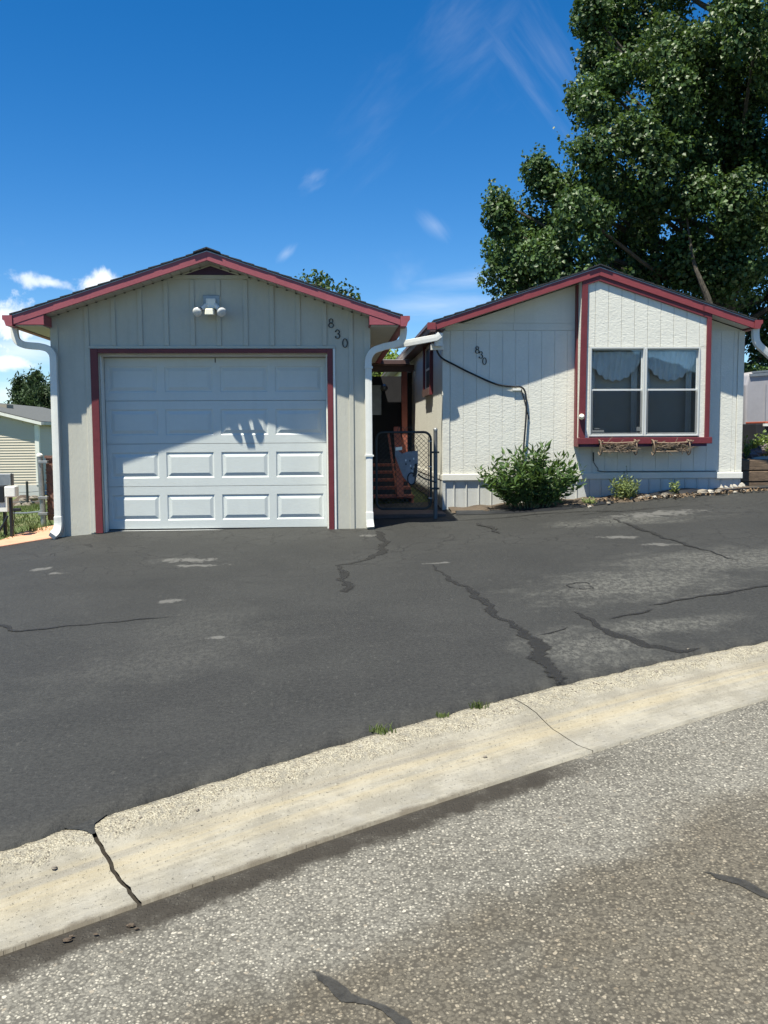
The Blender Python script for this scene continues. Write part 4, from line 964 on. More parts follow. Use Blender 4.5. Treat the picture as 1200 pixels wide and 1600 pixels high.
for i in range(9):
    q = at(634+rs.uniform(0,14), 714+rs.uniform(0,24), gyy-.036); MB().box(q.x-.008,q.x+.006,gyy-.0372,gyy-.0357,q.z-.012,q.z+.012).build('paint_fleck', M['white'] if i % 3 else M['black'], pq)
q = at(643,748,gyy-.04); MB().tube([(q.x+.05*math.cos(a),gyy-.04,q.z+.075*math.sin(a)) for a in np.linspace(0,2*math.pi,15)[:-1]], .008, 6, True).build('ring_pull', M['black'], pq)
q = at(648,735,gyy-.04); mb = MB(); mb.ext([(q.x-.025,gyy-.05,q.z-.08),(q.x+.02,gyy-.05,q.z-.06),(q.x+.03,gyy-.05,q.z+.09),(q.x+.0,gyy-.05,q.z+.08)], (0,.012,0)); mb.build('hanging_strap', M['black'], pq)
mb = MB(); mb.ext([(at(a,b,gyy-.03).x, gyy-.045, at(a,b,gyy-.03).z) for a, b in ((618,699),(628,698),(628,703),(618,704))], (0,.03,0)); mb.build('latch_box', M['cream'], pq)
# porch behind the gate
porch = empty('porch', (1.0, 14.5, .75), 'red-brown wooden porch stair with post and roof beam at end of passage', 'porch')
for k in range(5):
    yk = 13.35+.34*k; zk = .70+.105*k
    for j in range(2): MB().box(.52, 1.24-.02*k, yk+.15*j, yk+.15*j+.14, zk-.02, zk+.018).build('tread', M['porchred'], porch, bevel=.004)
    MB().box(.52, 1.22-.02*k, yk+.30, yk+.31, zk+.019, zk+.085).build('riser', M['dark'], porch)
MB().box(.50,1.5,11.72,13.3,hg(1,12.5)-.05,hg(1,12.5)+.014).build('landing', plain('landing_boards', (.15,.10,.085), .85, .3, 10, .4, 40), porch)
mb = MB(); mb.ext([(1.20,13.3,.60),(1.16,15.1,1.2),(1.16,15.1,1.06),(1.20,13.6,.5)], (.04,0,0)); mb.build('stringer', M['porchred'], porch)
MB().bar(at(620,774,13.35),at(607,678,14.9),.03,.05).build('handrail', M['porchred'], porch, bevel=.005)
MB().bar(at(626,778,13.3),at(620,668,13.9),.05,.095,(1,0,0)).build('side_board', M['porchred'], porch)
MB().bar((1.21,14.2,1.0),(1.13,14.7,1.60),.03,.03).build('baluster', M['porchred'], porch)
for k in range(3): MB().bar((1.12-.012*k,14.0+.4*k,.85+.13*k),(1.12-.012*k,14.0+.4*k,1.05+.14*k),.035,.035,(1,0,0)).build('baluster', M['porchred'], porch)
MB().box(1.30,1.40,16.35,16.45,.8,2.72).build('post', M['porchred'], porch, bevel=.006)
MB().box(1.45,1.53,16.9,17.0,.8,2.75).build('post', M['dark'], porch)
MB().box(.45,1.52,16.30,16.42,2.72,2.84).build('beam', M['brownmetal'], porch)
MB().box(.45,1.42,16.0,16.28,2.83,2.90).build('roof_edge', M['brownmetal'], porch)
MB().box(.45,1.40,16.3,17.4,2.905,2.93).build('roof_sheet', M['skylight'], porch)
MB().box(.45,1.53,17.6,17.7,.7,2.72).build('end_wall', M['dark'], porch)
MB().box(.75,.80,17.56,17.6,1.2,2.45).build('door_edge', M['galv'], porch)
MB().box(.45,.85,15.0,17.6,.7,1.12).build('deck', M['porchred'], porch)
q = at(600,603,17.5); lathe(MB(), [(0,.05),(.06,.07),(.12,.03)], (q.x, 17.45, q.z), (0,-.6,-.8)).build('wall_lamp', M['galv'], porch, True)
q = at(586,625,17.5); MB().box(q.x-.12,q.x+.12,17.52,17.58,q.z-.28,q.z+.28).build('door_window', M['galv'], porch)

# ================================================================ FOLIAGE
def leaf_cloud(name, pts, size, mat, parent=None, aspect=.62, fold=.28, up=.25, droop=.35, sizevar=.35, kind=None, outw=None, nbias=None):
    pts = np.asarray(pts); N = len(pts)
    d = rng.normal(size=(N,3)); d[:,2] -= droop
    if outw is not None: d += outw
    d /= np.linalg.norm(d, axis=1)[:,None]
    n = rng.normal(size=(N,3))*.8; n[:,2] += up*3
    if nbias is not None: n = n*.55+nbias*1.3
    n -= (n*d).sum(1)[:,None]*d; n /= np.linalg.norm(n, axis=1)[:,None]
    s_ = np.cross(d, n); L = size*(1+sizevar*rng.uniform(-1,1,N))[:,None]; w = L*aspect*.5
    base = pts-d*L*.5; tip = pts+d*L*.5; mid = pts-d*L*.12
    lf = mid+s_*w+n*w*fold*2; rt = mid-s_*w+n*w*fold*2
    V = np.stack([base, lf, tip, rt], 1).reshape(-1,3)
    i4 = np.arange(N)*4; Ft = np.stack([np.stack([i4,i4+3,i4+2],1), np.stack([i4,i4+2,i4+1],1)],1).reshape(-1,3)
    me = bpy.data.meshes.new(name); me.vertices.add(len(V)); me.vertices.foreach_set('co', V.ravel())
    me.loops.add(Ft.size); me.loops.foreach_set('vertex_index', Ft.ravel().astype(np.int32))
    me.polygons.add(len(Ft)); me.polygons.foreach_set('loop_start', np.arange(len(Ft), dtype=np.int32)*3); me.update(calc_edges=True)
    o = newobj(name, me, mat, parent)
    if kind: o['kind'] = kind
    return o
def lobe_points(c, r, n_tw, per, tw_r, shell=.72, sq=(1,1,.85)):
    """twig clusters spread through a lobe, denser near its surface"""
    u = rng.normal(size=(n_tw,3)); u /= np.linalg.norm(u, axis=1)[:,None]
    rad = r*(shell+(1-shell)*rng.uniform(0,1,n_tw))*np.where(rng.uniform(0,1,n_tw) < .25, rng.uniform(.3,1,n_tw), 1)
    rad = rad*(1+.18*np.sin(u[:,0]*7+c[0])*np.cos(u[:,2]*6+c[1]))
    tc = np.asarray(c)+u*rad[:,None]*np.array(sq)
    p = tc[:,None,:]+rng.normal(size=(n_tw,per,3))*tw_r*np.array([1,1,.8]); return p.reshape(-1,3)
def clump_points(c, r):
    """lobe > rounded leaf clumps with pointed shoots on its surface; returns leaf positions and outward normals"""
    n = max(3, int(7.5*r*r+3)); u = rng.normal(size=(n,3)); u[:,1] -= .35; u /= np.linalg.norm(u, axis=1)[:,None]
    P_, N_ = [], []
    for uu in u:
        rs_ = rng.uniform(.30,.55)*min(1, .55+.5*r); q = np.asarray(c)+uu*np.array([1,1,.95])*max(.05, r-rs_*.6)*rng.uniform(.75,1.05)
        k = int(2250*rs_*rs_); d = rng.normal(size=(k,3)); d /= np.linalg.norm(d, axis=1)[:,None]
        rad = rs_*np.where(rng.uniform(0,1,k) < .3, rng.uniform(.3,.9,k), rng.uniform(.82,1.12,k))
        P_.append(q+d*rad[:,None]*np.array([1,1,.9])); N_.append(d)
        for _ in range(2):      # shoots that stick out of the clump
            ax = uu*.7+np.array([0,0,.8])+rng.normal(size=3)*.35; ax /= np.linalg.norm(ax); kk = 14; t = rng.uniform(.5,1.35,kk)
            P_.append(q+ax*(t*rs_*1.15)[:,None]+rng.normal(size=(kk,3))*.05); N_.append(np.tile(ax,(kk,1)))
    return np.concatenate(P_), np.concatenate(N_)
# ---- the big cottonwood behind the home
TY = 20.5; tree = empty('cottonwood_tree', (9.3, TY+.5, .9), 'tall leafy green tree towering behind the right end of mobile home', 'tree')
LOB = [(785,318,26),(778,350,30),(800,385,42),(788,430,34),(815,455,40),(850,345,48),(845,410,55),(870,460,50),(838,268,18),(848,290,24),(866,300,30),(905,330,48),(900,400,60),(925,290,30),(930,450,50),
       (915,45,22),(925,20,26),(950,40,48),(925,90,28),(935,120,42),(915,160,26),(930,185,36),(945,235,44),(960,290,52),(1000,60,70),(1010,160,78),(1000,260,80),(965,345,62),(1060,345,80),(1085,60,82),(1100,150,86),(1110,250,84),(1150,340,80),(1180,70,86),(1190,190,86),(1205,300,84),
       (1020,430,58),(1090,425,56),(985,395,55),(1150,420,58),(1190,470,52),(1195,540,40),(1180,590,30),(1210,610,50),(955,-30,44),(1030,-60,90),(1140,-80,95),(1090,-190,100),(1240,-20,100),(1310,110,110),(1300,260,100),(1220,-170,105),(1310,390,85),(1260,480,70),(1170,-300,90),(1390,180,90),(1390,320,80)]
pts = []; nrm = []; cen = []
for i, (px, py, rp) in enumerate(LOB):
    yy = TY+(0 if rp < 36 else random.uniform(-1.6, 2.2)); c = at(px, py, yy); r = rp/F*yy*1.0; cen.append((c, r))
    a_, b_ = clump_points(c, r); pts.append(a_); nrm.append(b_)
    if rp > 60: a_ = lobe_points(c+Vector((random.uniform(-.6,.6), 1.6, random.uniform(-.4,.4))), r*1.0, int(30*r*r+10), 14, .2); pts.append(a_); nrm.append(rng.normal(size=a_.shape)*.5)
allp = np.concatenate(pts); leaf_cloud('crown', allp, .090, M['leaf_tree'], tree, .86, .2, .30, .35, nbias=np.concatenate(nrm))
tb = Vector((9.3, TY+.6, .7)); mb = MB(); trunk = [tb, tb+Vector((.05,0,2)), tb+Vector((-.1,.1,4.5)), tb+Vector((.1,.2,7.5)), tb+Vector((0,.2,11.5)), tb+Vector((.1,.1,14))]
mb.tube(smooth_path(trunk, 5), [.42-.37*i/25 for i in range(26)], 10); mb.build('trunk', M['bark'], tree, True)
rs = random.Random(11)
for i, (c, r) in enumerate(cen):
    if LOB[i][0] > 1260 and i % 2: continue
    h = max(2.2, min(11, c.z-1.2-rs.uniform(.6,2.2))); k = min(1, h/14); st_ = Vector((9.3+.05*math.sin(h), TY+.65, .7+h))
    mid = st_.lerp(c, .5)+Vector((0,0,-.25)); MB().tube(smooth_path([st_, mid, c], 5), [.085-.065*j/10 for j in range(11)], 6).build('branch', M['bark'], tree, True)
MB().tube(smooth_path([at(1068,300,19.4), at(1082,400,19.1), at(1095,440,19.0), at(1108,475,19.0), at(1120,540,19.0)], 5), [.012+.0042*i for i in range(21)], 8).build('branch', M['bark'], tree, True)
# ---- tree tops over the garage and through the gap
def small_tree(name, label, lobes, Y, leaf, size, mat, base, cat='tree', dens=1.0, per=12, tw=.2, asp=.6):
    root = empty(name, base, label, cat, None); pts = []
    for px, py, rp in lobes:
        c = at(px, py, Y+random.uniform(-.4,.4)); r = rp/F*Y; pts.append(lobe_points(c, r, int(dens*(60*r*r+40*r+8)), per, tw, .55))
    leaf_cloud('crown', np.concatenate(pts), size, mat, root, asp)
    b = Vector(base); top = at(lobes[0][0], lobes[0][1], Y)
    MB().tube(smooth_path([b, b.lerp(top,.5)+Vector((.1,0,.1)), top], 5), [.16-.012*i for i in range(11)], 7).build('trunk', M['bark'], root, True)
    for px, py, rp in lobes[1:]:
        c = at(px, py, Y); s_ = b.lerp(top, .7); MB().tube([s_, s_.lerp(c,.6)+Vector((0,0,.1)), c], [.05,.035,.015], 5).build('branch', M['bark'], root)
    return root
small_tree('background_tree', 'sparse tree top peeking over the right slope of garage roof', [(494,442,7),(508,450,7),(500,434,3),(479,435,3),(531,455,6),(548,460,5),(520,464,10)], 26, .1, .13, M['leaf_tree'], (-.2, 26, .7), dens=.55, per=9, tw=.14)
small_tree('background_tree', 'pale green small tree seen through the gap above porch roof', [(605,560,12),(600,572,16),(612,575,14),(590,582,14),(620,585,14)], 24, .1, .12, M['leaf_light'], (1.6, 24, .7), dens=1.0, per=12, tw=.14)
small_tree('background_tree', 'dark shrub top beyond the eave of mobile home', [(648,550,5),(640,555,4),(655,545,5)], 30, .1, .10, M['leaf_tree'], (3.0, 30.5, .7), dens=1.0, per=12, tw=.1)
# ---- junipers far left
def juniper(label, base_px, top_py, half, Y):
    b = at(base_px, 660, Y); t = at(base_px, top_py, Y); H = t.z-b.z; root = empty('juniper_tree', (b.x, Y, -.5), label, 'tree', 'junipers beyond the neighbour house')
    pts = []
    for k in range(26):
        h = random.random()**.8; ang = random.uniform(0, 6.28); rr = half/F*Y*(1-h)**.6*random.uniform(.5,1.0)+.1
        c = Vector((b.x+rr*math.cos(ang), Y+rr*math.sin(ang), b.z-1+(H+1)*h)); n_ = 60
        u = rng.normal(size=(n_,3)); v = np.array(c)+u*np.array([.28,.28,.5])*(.6+.6*(1-h)); pts.append(v)
    tipn = np.array([t])+rng.normal(size=(30,3))*np.array([.1,.1,.35])-np.array([0,0,.3]); pts.append(tipn)
    P_ = np.concatenate(pts); leaf_cloud('crown', np.repeat(P_, 2, 0)+rng.normal(size=(len(P_)*2,3))*.09, .26, M['leaf_far'], root, .42, .2, .1, -.9)
    MB().tube([(b.x,Y,-.6),(b.x,Y,b.z+H*.8)], [.22,.05], 7).build('trunk', M['bark'], root)
juniper('rounded juniper at left of the clump beyond the tan house', 33, 602, 16, 62); juniper('tallest juniper in the clump beyond the tan house', 57, 590, 20, 60)
juniper('juniper in front right of the clump beyond the tan house', 68, 612, 20, 58); juniper('small juniper against the left garage downspout', 84, 604, 14, 62); juniper('low spreading juniper in the middle of far clump', 46, 618, 22, 57)
juniper('hidden tall juniper between downspout and clump', 98, 596, 18, 64)
# ---- shrubs and weeds
def shrub(name, label, cx, cy, rx, ry, h, nst, leaf, mat, cat='shrub', asp=.34, nleaf=26, wmix=None, group=None):
    z0 = hg(cx, cy); root = empty(name, (cx, cy, z0), label, cat, group); P_ = []; O_ = []; st_ = MB()
    for k in range(nst):
        a = random.uniform(0, 6.28); q = math.sqrt(random.random()); bx_ = cx+rx*.35*q*math.cos(a); by_ = cy+ry*.35*q*math.sin(a)
        tx = cx+rx*q*math.cos(a); ty = cy+ry*q*math.sin(a); tz = z0+h*(1-.42*q*q)*random.uniform(.62,1.08)
        p0, p2 = Vector((bx_,by_,z0-.02)), Vector((tx,ty,tz)); p1 = p0.lerp(p2,.5)+Vector((0,0,.08*h))
        st_.tube([p0,p1,p2], [.006,.005,.002], 4)
        for i in range(nleaf):
            t = .18+.82*i/nleaf; p = p0*(1-t)**2+p1*2*t*(1-t)+p2*t*t; an = i*2.4+k
            o_ = Vector((math.cos(an), math.sin(an), .35 if t < .9 else 1.2)); P_.append(tuple(p+o_*leaf*.45)); O_.append(tuple(o_*3.0))
    st_.build('stems', M['stem'], root)
    leaf_cloud('leaves', np.array(P_), leaf, mat, root, asp, .18, .3, 0.0, .35, None, np.array(O_)); return root
shrub('leafy_bush', 'large dark green leafy bush growing against the mobile home skirting', 2.63, 11.75, .74, .42, .83, 84, .115, M['leaf_bush'], 'bush', .30, 32)
shrub('flowering_weed', 'pale green bushy weed under the bay window', 3.92, 11.92, .26, .16, .32, 34, .055, M['leaf_weed'], 'weed', .4, 20)
shrub('flowering_weed', 'single thin weed beside the black landscape fabric', 4.62, 11.98, .07, .05, .33, 5, .06, M['leaf_weed'], 'weed', .42, 14)
shrub('flowering_weed', 'small low weed just right of the large leafy bush', 3.42, 11.72, .16, .08, .12, 10, .05, M['leaf_weed'], 'weed', .45, 12)
shrub('flowering_weed', 'tall wispy weed standing behind the pale bushy weed', 4.02, 12.05, .12, .05, .50, 5, .035, M['leaf_weed'], 'weed', .4, 10)
def grass_tuft(label, x, y, n, h, r, z=None, mat='grass'):
    z = (hg(x,y)+.005) if z is None else z; V = []; Fc = []
    for i in range(n):
        a = random.uniform(0,6.28); q = random.random()*r; bx_, by_ = x+q*math.cos(a), y+q*math.sin(a)*.5; hh = h*random.uniform(.4,1); lx, ly = random.gauss(0,.45)*hh, random.gauss(0,.35)*hh
        b = len(V); w = .003; V += [(bx_-w,by_,z),(bx_+w,by_,z),(bx_+lx*.5+w*.6,by_+ly*.5,z+hh*.65),(bx_+lx*.5-w*.6,by_+ly*.5,z+hh*.65),(bx_+lx,by_+ly,z+hh)]; Fc += [[b,b+1,b+2,b+3],[b+3,b+2,b+4]]
    me = bpy.data.meshes.new('grass_tuft'); me.from_pydata(V, [], Fc); o = newobj('grass_tuft', me, M[mat]); return tag(o, label, 'grass tuft')
for lab, px, py, n, h, r in (('green grass tuft at the kerb edge below the long tar seam', 597,1146,46,.045,.07), ('dry weed sprig at kerb edge near the centre', 748,1108,40,.04,.05), ('little weed sprig between the two kerb tufts', 690,1122,24,.03,.04)):
    p = gpt(px,py); grass_tuft(lab, p.x, p.y, n, h, r)
p = gpt(45,838); grass_tuft('weedy green tuft beside the brown panel gate post', p.x-.02, p.y+.25, 60, .16, .12)

# ================================================================ SMALL THINGS BY THE HOME
rs = random.Random(21)
for i, (px, lab) in enumerate(((965,'dried twig window planter hanging under the left window sash'), (1048,'dried twig window planter hanging under the right window sash'))):
    c = at(px, 699, 11.94); root = empty('twig_planter', (c.x, c.y, c.z-.1), lab, 'planter'); hw = .24; yb = BYF-.05
    mb = MB()
    for k in range(90):
        x = c.x+rs.uniform(-hw,hw-.05); z = c.z+rs.uniform(-.045,.05); a = rs.gauss(0,.5); L = rs.uniform(.05,.13); y = yb-.05-rs.uniform(0,.05)
        mb.tube([(x,y,z),(x+L*math.cos(a)*.5,y-.004,z+L*math.sin(a)*.5+.004),(x+L*math.cos(a),y,z+L*math.sin(a))], .0042, 4)
    mb.build('woven_twigs', M['twig'], root)
    MB().box(c.x-hw+.01,c.x+hw-.01,yb-.045,yb-.004,c.z-.05,c.z+.04).build('liner', plain('dark_moss', (.10,.075,.045), .95, .4, 30, .8, 60), root)
    for s_ in (-1, 1):
        xx = c.x+s_*hw; MB().tube(smooth_path([(xx,yb-.0,c.z+.10),(xx,yb-.06,c.z+.09),(xx,yb-.105,c.z+.03),(xx+.01,yb-.10,c.z-.06),(xx,yb-.06,c.z-.10),(xx-.01,yb-.03,c.z-.06)],4), .009, 6).build('end_hook', M['twig'], root, True)
        for k in range(3): MB().tube([(xx+rs.uniform(-.03,.03),yb-.08,c.z+.05+.02*k),(xx+rs.uniform(-.05,.05),yb-.11,c.z+.09)], .007, 5).build('twig_end', M['twig'], root)
    MB().tube([(c.x-hw-.02,yb-.085,c.z+.065),(c.x-.03,yb-.09,c.z+.058),(c.x+hw+.02,yb-.085,c.z+.07)], .008, 6).build('top_twig', M['twig'], root)
    MB().tube([(c.x-hw,yb-.085,c.z-.055),(c.x+hw,yb-.085,c.z-.05)], .008, 6).build('bottom_twig', M['twig'], root)
# planting strip: soil, landscape fabric, stones, litter
mb = MB(); n = 60
for i in range(n+1):
    x = 1.6+(5.9-1.6)*i/n; ya = 11.86-.16*math.sin((x-1.6)*1.1)+.05*math.sin(x*9)-(.12 if 2<x<3.4 else 0)
    for y in (ya, ya+.06, HY+.02): mb.v.append((x, y, hg(x,y)+(.004 if y == ya else .035+.012*math.sin(x*17+y*30))))
for i in range(n):
    for j in range(2): a = i*3+j; mb.f.append([a, a+1, a+4, a+3])
o = mb.build('planting_bed', M['soil'], None, True); o['kind'] = 'structure'
for lab, pl in (('black landscape fabric sheet lying under the large leafy bush', [(1.62,11.7),(1.95,11.55),(2.4,11.42),(3.0,11.42),(3.4,11.6),(3.7,11.72)]), ('black landscape fabric folded up beside the thin weed', [(4.3,11.98),(4.6,11.92),(4.85,11.93),(5.15,11.99)])):
    mb = MB(); 
    for i, (x, y) in enumerate(pl):
        z = hg(x,y)+.018; k = .07 if x > 4.2 and 0 < i < 3 else .02; mb.v += [(x,y,z),(x+.02,y+.05,z+k),(x+.03,y+.26,z+k+.012)]
    for i in range(len(pl)-1):
        for j in range(2): a = i*3+j; mb.f.append([a,a+1,a+4,a+3])
    tag(mb.build('landscape_fabric', M['black'], None, True), lab, 'fabric')
hp = [(4.75,11.99,0),(5.0,11.95,0),(5.3,11.93,0),(5.6,11.95,0),(5.9,11.90,0),(6.4,11.86,0)]
tag(MB().tube(smooth_path([(x,y,hg(x,y)+.055) for x,y,_ in hp],5), .012, 7).build('garden_hose', M['black'], None, True), 'black hose lying along the base of the skirting at right', 'hose')
spots = [(3.98,11.86,.035),(4.10,11.83,.045),(4.20,11.88,.05),(4.30,11.85,.035),(4.42,11.82,.04),(4.47,11.93,.05),(4.55,11.80,.03),(4.85,11.86,.03),(4.95,11.88,.07),(5.06,11.90,.055),(5.17,11.87,.06),(5.28,11.86,.03),(5.38,11.84,.025),(5.5,11.85,.04),(3.6,11.6,.03),(3.3,11.42,.025)]
ORD = 'first second third fourth fifth sixth seventh eighth ninth tenth eleventh twelfth thirteenth fourteenth fifteenth sixteenth'.split()
cols = ['round','flat','lumpy','small','pale','dusty','brown','angular','chunky','low','broad','pitted','tiny','smooth','chipped','lone']
for i, (x, y, r) in enumerate(spots):
    o = MB().rock((x,y,hg(x,y)+r*.4+.02), r, i, (1.2,1,.7)).build('stone', M['stone'] if i % 3 else M['pale_stone'])
    tag(o, f'{ORD[i]} garden stone, counted from the pale bushy weed, in the litter strip', 'stone', 'stones along the mobile home')
for i, (x, r) in enumerate(((5.32,.022),(5.40,.028),(5.46,.018),(5.52,.036),(5.58,.024),(5.62,.042))):
    z = hg(x,12.15)+.06; h_ = (1.1,.7,1.7,.8,1.3,1.0)[i]*r*1.3; tl_ = (.5,-.6,.2,-.3,.7,-.2)[i]*r; mb = MB(); mb.ext([(x-r,12.13,z),(x+r*.8,12.12,z-.005),(x+r*.9+tl_,12.14,z+h_*.5),(x+r*.2+tl_,12.15,z+h_),(x-r*.6+tl_,12.14,z+h_*.7)], (0,.03,0))
    tag(mb.build('pale_shard', M['pale_stone'], None, bevel=.006), f'{ORD[i]} pale shard from the left, leaning on the skirting at right corner', 'stone', 'pale shards at the right corner of mobile home')
# dry leaf litter: too many to count
n_ = 380; xx = rng.uniform(3.5, 5.8, n_); yy = 11.84+.10*rng.normal(size=n_)-.03*np.sin(xx*3); zz = np.array([hg(a,b) for a,b in zip(xx,yy)])+.045
o = leaf_cloud('leaf_litter', np.stack([xx,yy,zz],1), .04, M['litter'], None, .7, .3, .8, 0, .5); tag(o, 'dry brown leaf litter and bark along the foot of mobile home', 'leaf litter', None, 'stuff')
def kerb_z(x, y):
    x0 = x
    for _ in range(20):
        p0, nr, t, wd = kst(x0); dx_, dy_ = x-p0.x, y-p0.y; x0 += (dx_*t.x+dy_*t.y)*t.x
    v = (dx_*nr.x+dy_*nr.y)/wd
    return hg(x, y)+.012 if v < 0 else (kpoint(x0, v).z if v <= 1 else rz(x, y))
# scattered pebbles on kerb and drive
for i, (px, py, c_) in enumerate(((1025,1050,0),(85,1350,-.01),(308,1262,0),(578,1347,-.07),(758,1168,-.02),(220,1278,0),(1075,1018,0))):
    p = gpt(px, py, c_); r = (.014,.012,.010,.010,.010,.008,.008)[i]
    o = MB().rock((p.x,p.y,kerb_z(p.x,p.y)+r*.35), r, 50+i).build('pebble', M['stone'] if i != 3 else M['pale_stone'])
    tag(o, ('dark pebble on the right stretch of kerb','rusty pebble in the rough kerb strip at far left','small dark pebble on the kerb right of the open joint','pale pebble alone on the road beside the damp gutter','pebble on the kerb near the thin crack','pebble at the driveway edge above the open joint','pebble at the driveway edge near right end of kerb')[i], 'pebble')
for i in range(5):
    px, py = ((105,1470),(112,1464),(150,1461),(205,1447),(214,1452))[i]; p = gpt(px, py, -.07); o = MB().rock((p.x,p.y,p.z+.003), (.013,.007,.006,.011,.006)[i], 70+i, (1.5,1,.5)).build('gutter_debris', M['soil']); tag(o, f'{ORD[i]} bit of brown debris from the left in the lower left gutter', 'debris', 'debris in the gutter')

# ================================================================ LEFT SIDE
nh = empty('neighbour_house', (-14, 35, -.8), 'tan lap-sided house with dark roof and white rake trim at far left', 'house')
nx0, nx1, ny0, ny1, nz0, nze = -17.4, -10.86, 35.0, 46.0, -.18, 2.08; nxc = -14.1; ns = .255
NL = lambda x: nze+ns*(nx1-nxc-abs(x-nxc))
mb = MB(); mb.ext([(nx0,ny0+.03,nz0),(nx1,ny0+.03,nz0),(nx1,ny0+.03,NL(nx1)),(nxc,ny0+.03,NL(nxc)),(nx0,ny0+.03,NL(nx0))], (0,ny1-ny0,0)); mb.build('wall', M['neigh'], nh)
mb = MB(); z = nz0
while z < 2.7:
    hw = (NL(nxc)-z-.1)/ns; xa, xb = max(nx0, nxc-hw), min(nx1, nxc+hw)
    if xb > xa: mb.ext([(xa,ny0-.004,z),(xa,ny0+.016,z+.099),(xa,ny0+.03,z+.099),(xa,ny0+.03,z)], (xb-xa,0,0))
    mb.ext([(nx1+.034,ny0,z),(nx1+.014,ny0,z+.099),(nx1-.001,ny0,z+.099),(nx1-.001,ny0,z)], (0,10.9,0)) if z < nze-.1 else None
    z += .1
mb.build('lap_siding', M['neigh'], nh)
MB().box(nx1-.10,nx1+.05,ny0-.03,ny0-.005,nz0,nze-.02).build('corner_trim', M['white'], nh); MB().box(nx1+.036,nx1+.055,ny0-.02,ny0+.1,nz0,nze-.02).build('corner_trim', M['white'], nh)
MB().box(nx0-.02,nx1+.02,ny0-.01,ny1,-1.3,nz0-.002).build('foundation', M['foundation'], nh)
for xa, xb in ((nx0-.25, nxc), (nxc, nx1+.22)):
    MB().ext([(xa,ny0-.2,NL(xa)+.12),(xb,ny0-.2,NL(xb)+.12),(xb,ny0-.2,NL(xb)+.17),(xa,ny0-.2,NL(xa)+.17)], (0,11.6,0)).build('roof', M['neighroof'], nh)
    MB().ext([(xa,ny0-.23,NL(xa)+.02),(xb,ny0-.23,NL(xb)+.02),(xb,ny0-.23,NL(xb)+.13),(xa,ny0-.23,NL(xa)+.13)], (0,.028,0)).build('rake_trim', M['white'], nh)
    MB().ext([(xa,ny0-.2,NL(xa)+.04),(xb,ny0-.2,NL(xb)+.04),(xb,ny0-.2,NL(xb)+.06),(xa,ny0-.2,NL(xa)+.06)], (0,.2,0)).build('soffit', M['neigh'], nh)
MB().box(nx1+.221,nx1+.31,ny0-.22,ny1+.3,nze-.02,nze+.09).build('gutter', M['galv'], nh)
q = at(0,635,38); MB().box(q.x-.7,q.x+.26,38,38.8,1.9,q.z+.08).build('chimney', plain('chimney_block', (.30,.27,.21), .9, .2, 6), nh)
# ground details beyond the walk: mound, rocks, fence wire
mb = MB(); n = 14; c = at(48,785,24)
for j in range(6):
    for i in range(n+1):
        x = c.x-2.2+3.4*i/n; y = 23+.5*j; mb.v.append((x, y, hg(x,y)+.42*max(0, math.sin(math.pi*j/5))*(.6+.4*math.sin(i*1.7))*max(0, math.sin(math.pi*i/n))))
for j in range(5):
    for i in range(n): a = j*(n+1)+i; mb.f.append([a,a+1,a+n+2,a+n+1])
tag(mb.build('dirt_mound', M['soil'], None, True), 'low brown dirt mound in front of the tan neighbour house', 'dirt mound')
for i, (px, py) in enumerate(((36,782),(48,786),(54,778),(30,790),(40,800),(44,812))):
    p = at(px, py, 22.5 if i < 4 else 17); zz = hg(p.x, p.y); tag(MB().rock((p.x, p.y, max(zz+.05, p.z)), .12 if i < 4 else .09, 90+i).build('field_stone', M['stone']), f'{ORD[i]} rough field stone of six before the dirt mound at far left', 'stone', 'field stones in the left yard')
fence = empty('wire_fence', (-5.5, 17, 0), 'thin wire fence with slim steel posts crossing the left yard', 'fence')
fp = [at(42,752,17), at(-30,752,17), at(66,750,17.2)]
for p in fp[:2]: MB().tube([(p.x,p.y,hg(p.x,p.y)-.05),(p.x,p.y,p.z)], .022, 7).build('fence_post', M['darkmetal'], fence)
for dz in (0.02, .18, .36): MB().tube([(fp[1].x,17,fp[1].z-dz-.02),(fp[0].x,17,fp[0].z-dz-.02),(fp[2].x+.3,17.2,fp[2].z-dz)], .006, 5).build('fence_wire', M['galv'], fence)
a, b = at(20,802,13.2), at(66,799,12.3); tag(MB().tube([a,a.lerp(b,.5)-Vector((0,0,.01)),b], .012, 6).build('fence_rail', M['galv'], None, True), 'pale thin rail running from the utility stand to the panel gate post', 'rail')
# brown panel gate with steel post
pg = empty('panel_gate', (-3.5, 12.2, .42), 'brown patterned panel gate on a steel post beside the garage', 'gate')
P0, P1 = at(67,712,12.2), at(84,822,12.2); x0, x1 = P0.x+.03, -3.19; z0, z1 = hg(-3.5,12.2)+.06, P0.z
MB().box(x0,x1,12.215,12.235,z0,z1).build('panel', M['lattice'], pg)
for i in range(-3, 9):
    za = z0+.13*i
    for s_ in (1, -1):
        pts_ = [(x0+(x1-x0)*t, za+s_*(t-.5*(1-s_))*.5*1.0) for t in np.linspace(0,1,9)]
        pts_ = [(x, z) for x, z in pts_ if z0+.01 < z < z1-.01]
        if len(pts_) > 1: MB().bar((pts_[0][0],12.208+.003*s_,pts_[0][1]),(pts_[-1][0],12.208+.003*s_,pts_[-1][1]),.008,.026,(0,0,1)).build('lattice_strip', M['lattice'], pg)
MB().box(x0-.01,x1,12.195,12.214,z1-.035,z1).build('top_rail', M['lattice'], pg)
pt, pb = at(62,712,12.15), at(69,826,12.15)
MB().tube([(pb.x,12.15,pb.z-.1),(pt.x,12.15,pt.z)], .036, 10).build('steel_post', M['galv'], pg, True)
lathe(MB(), [(0,.04),(.02,.04),(.04,.02),(.045,.005)], (pt.x,12.15,pt.z-.01), (0,0,1)).build('post_cap', M['white'], pg, True)
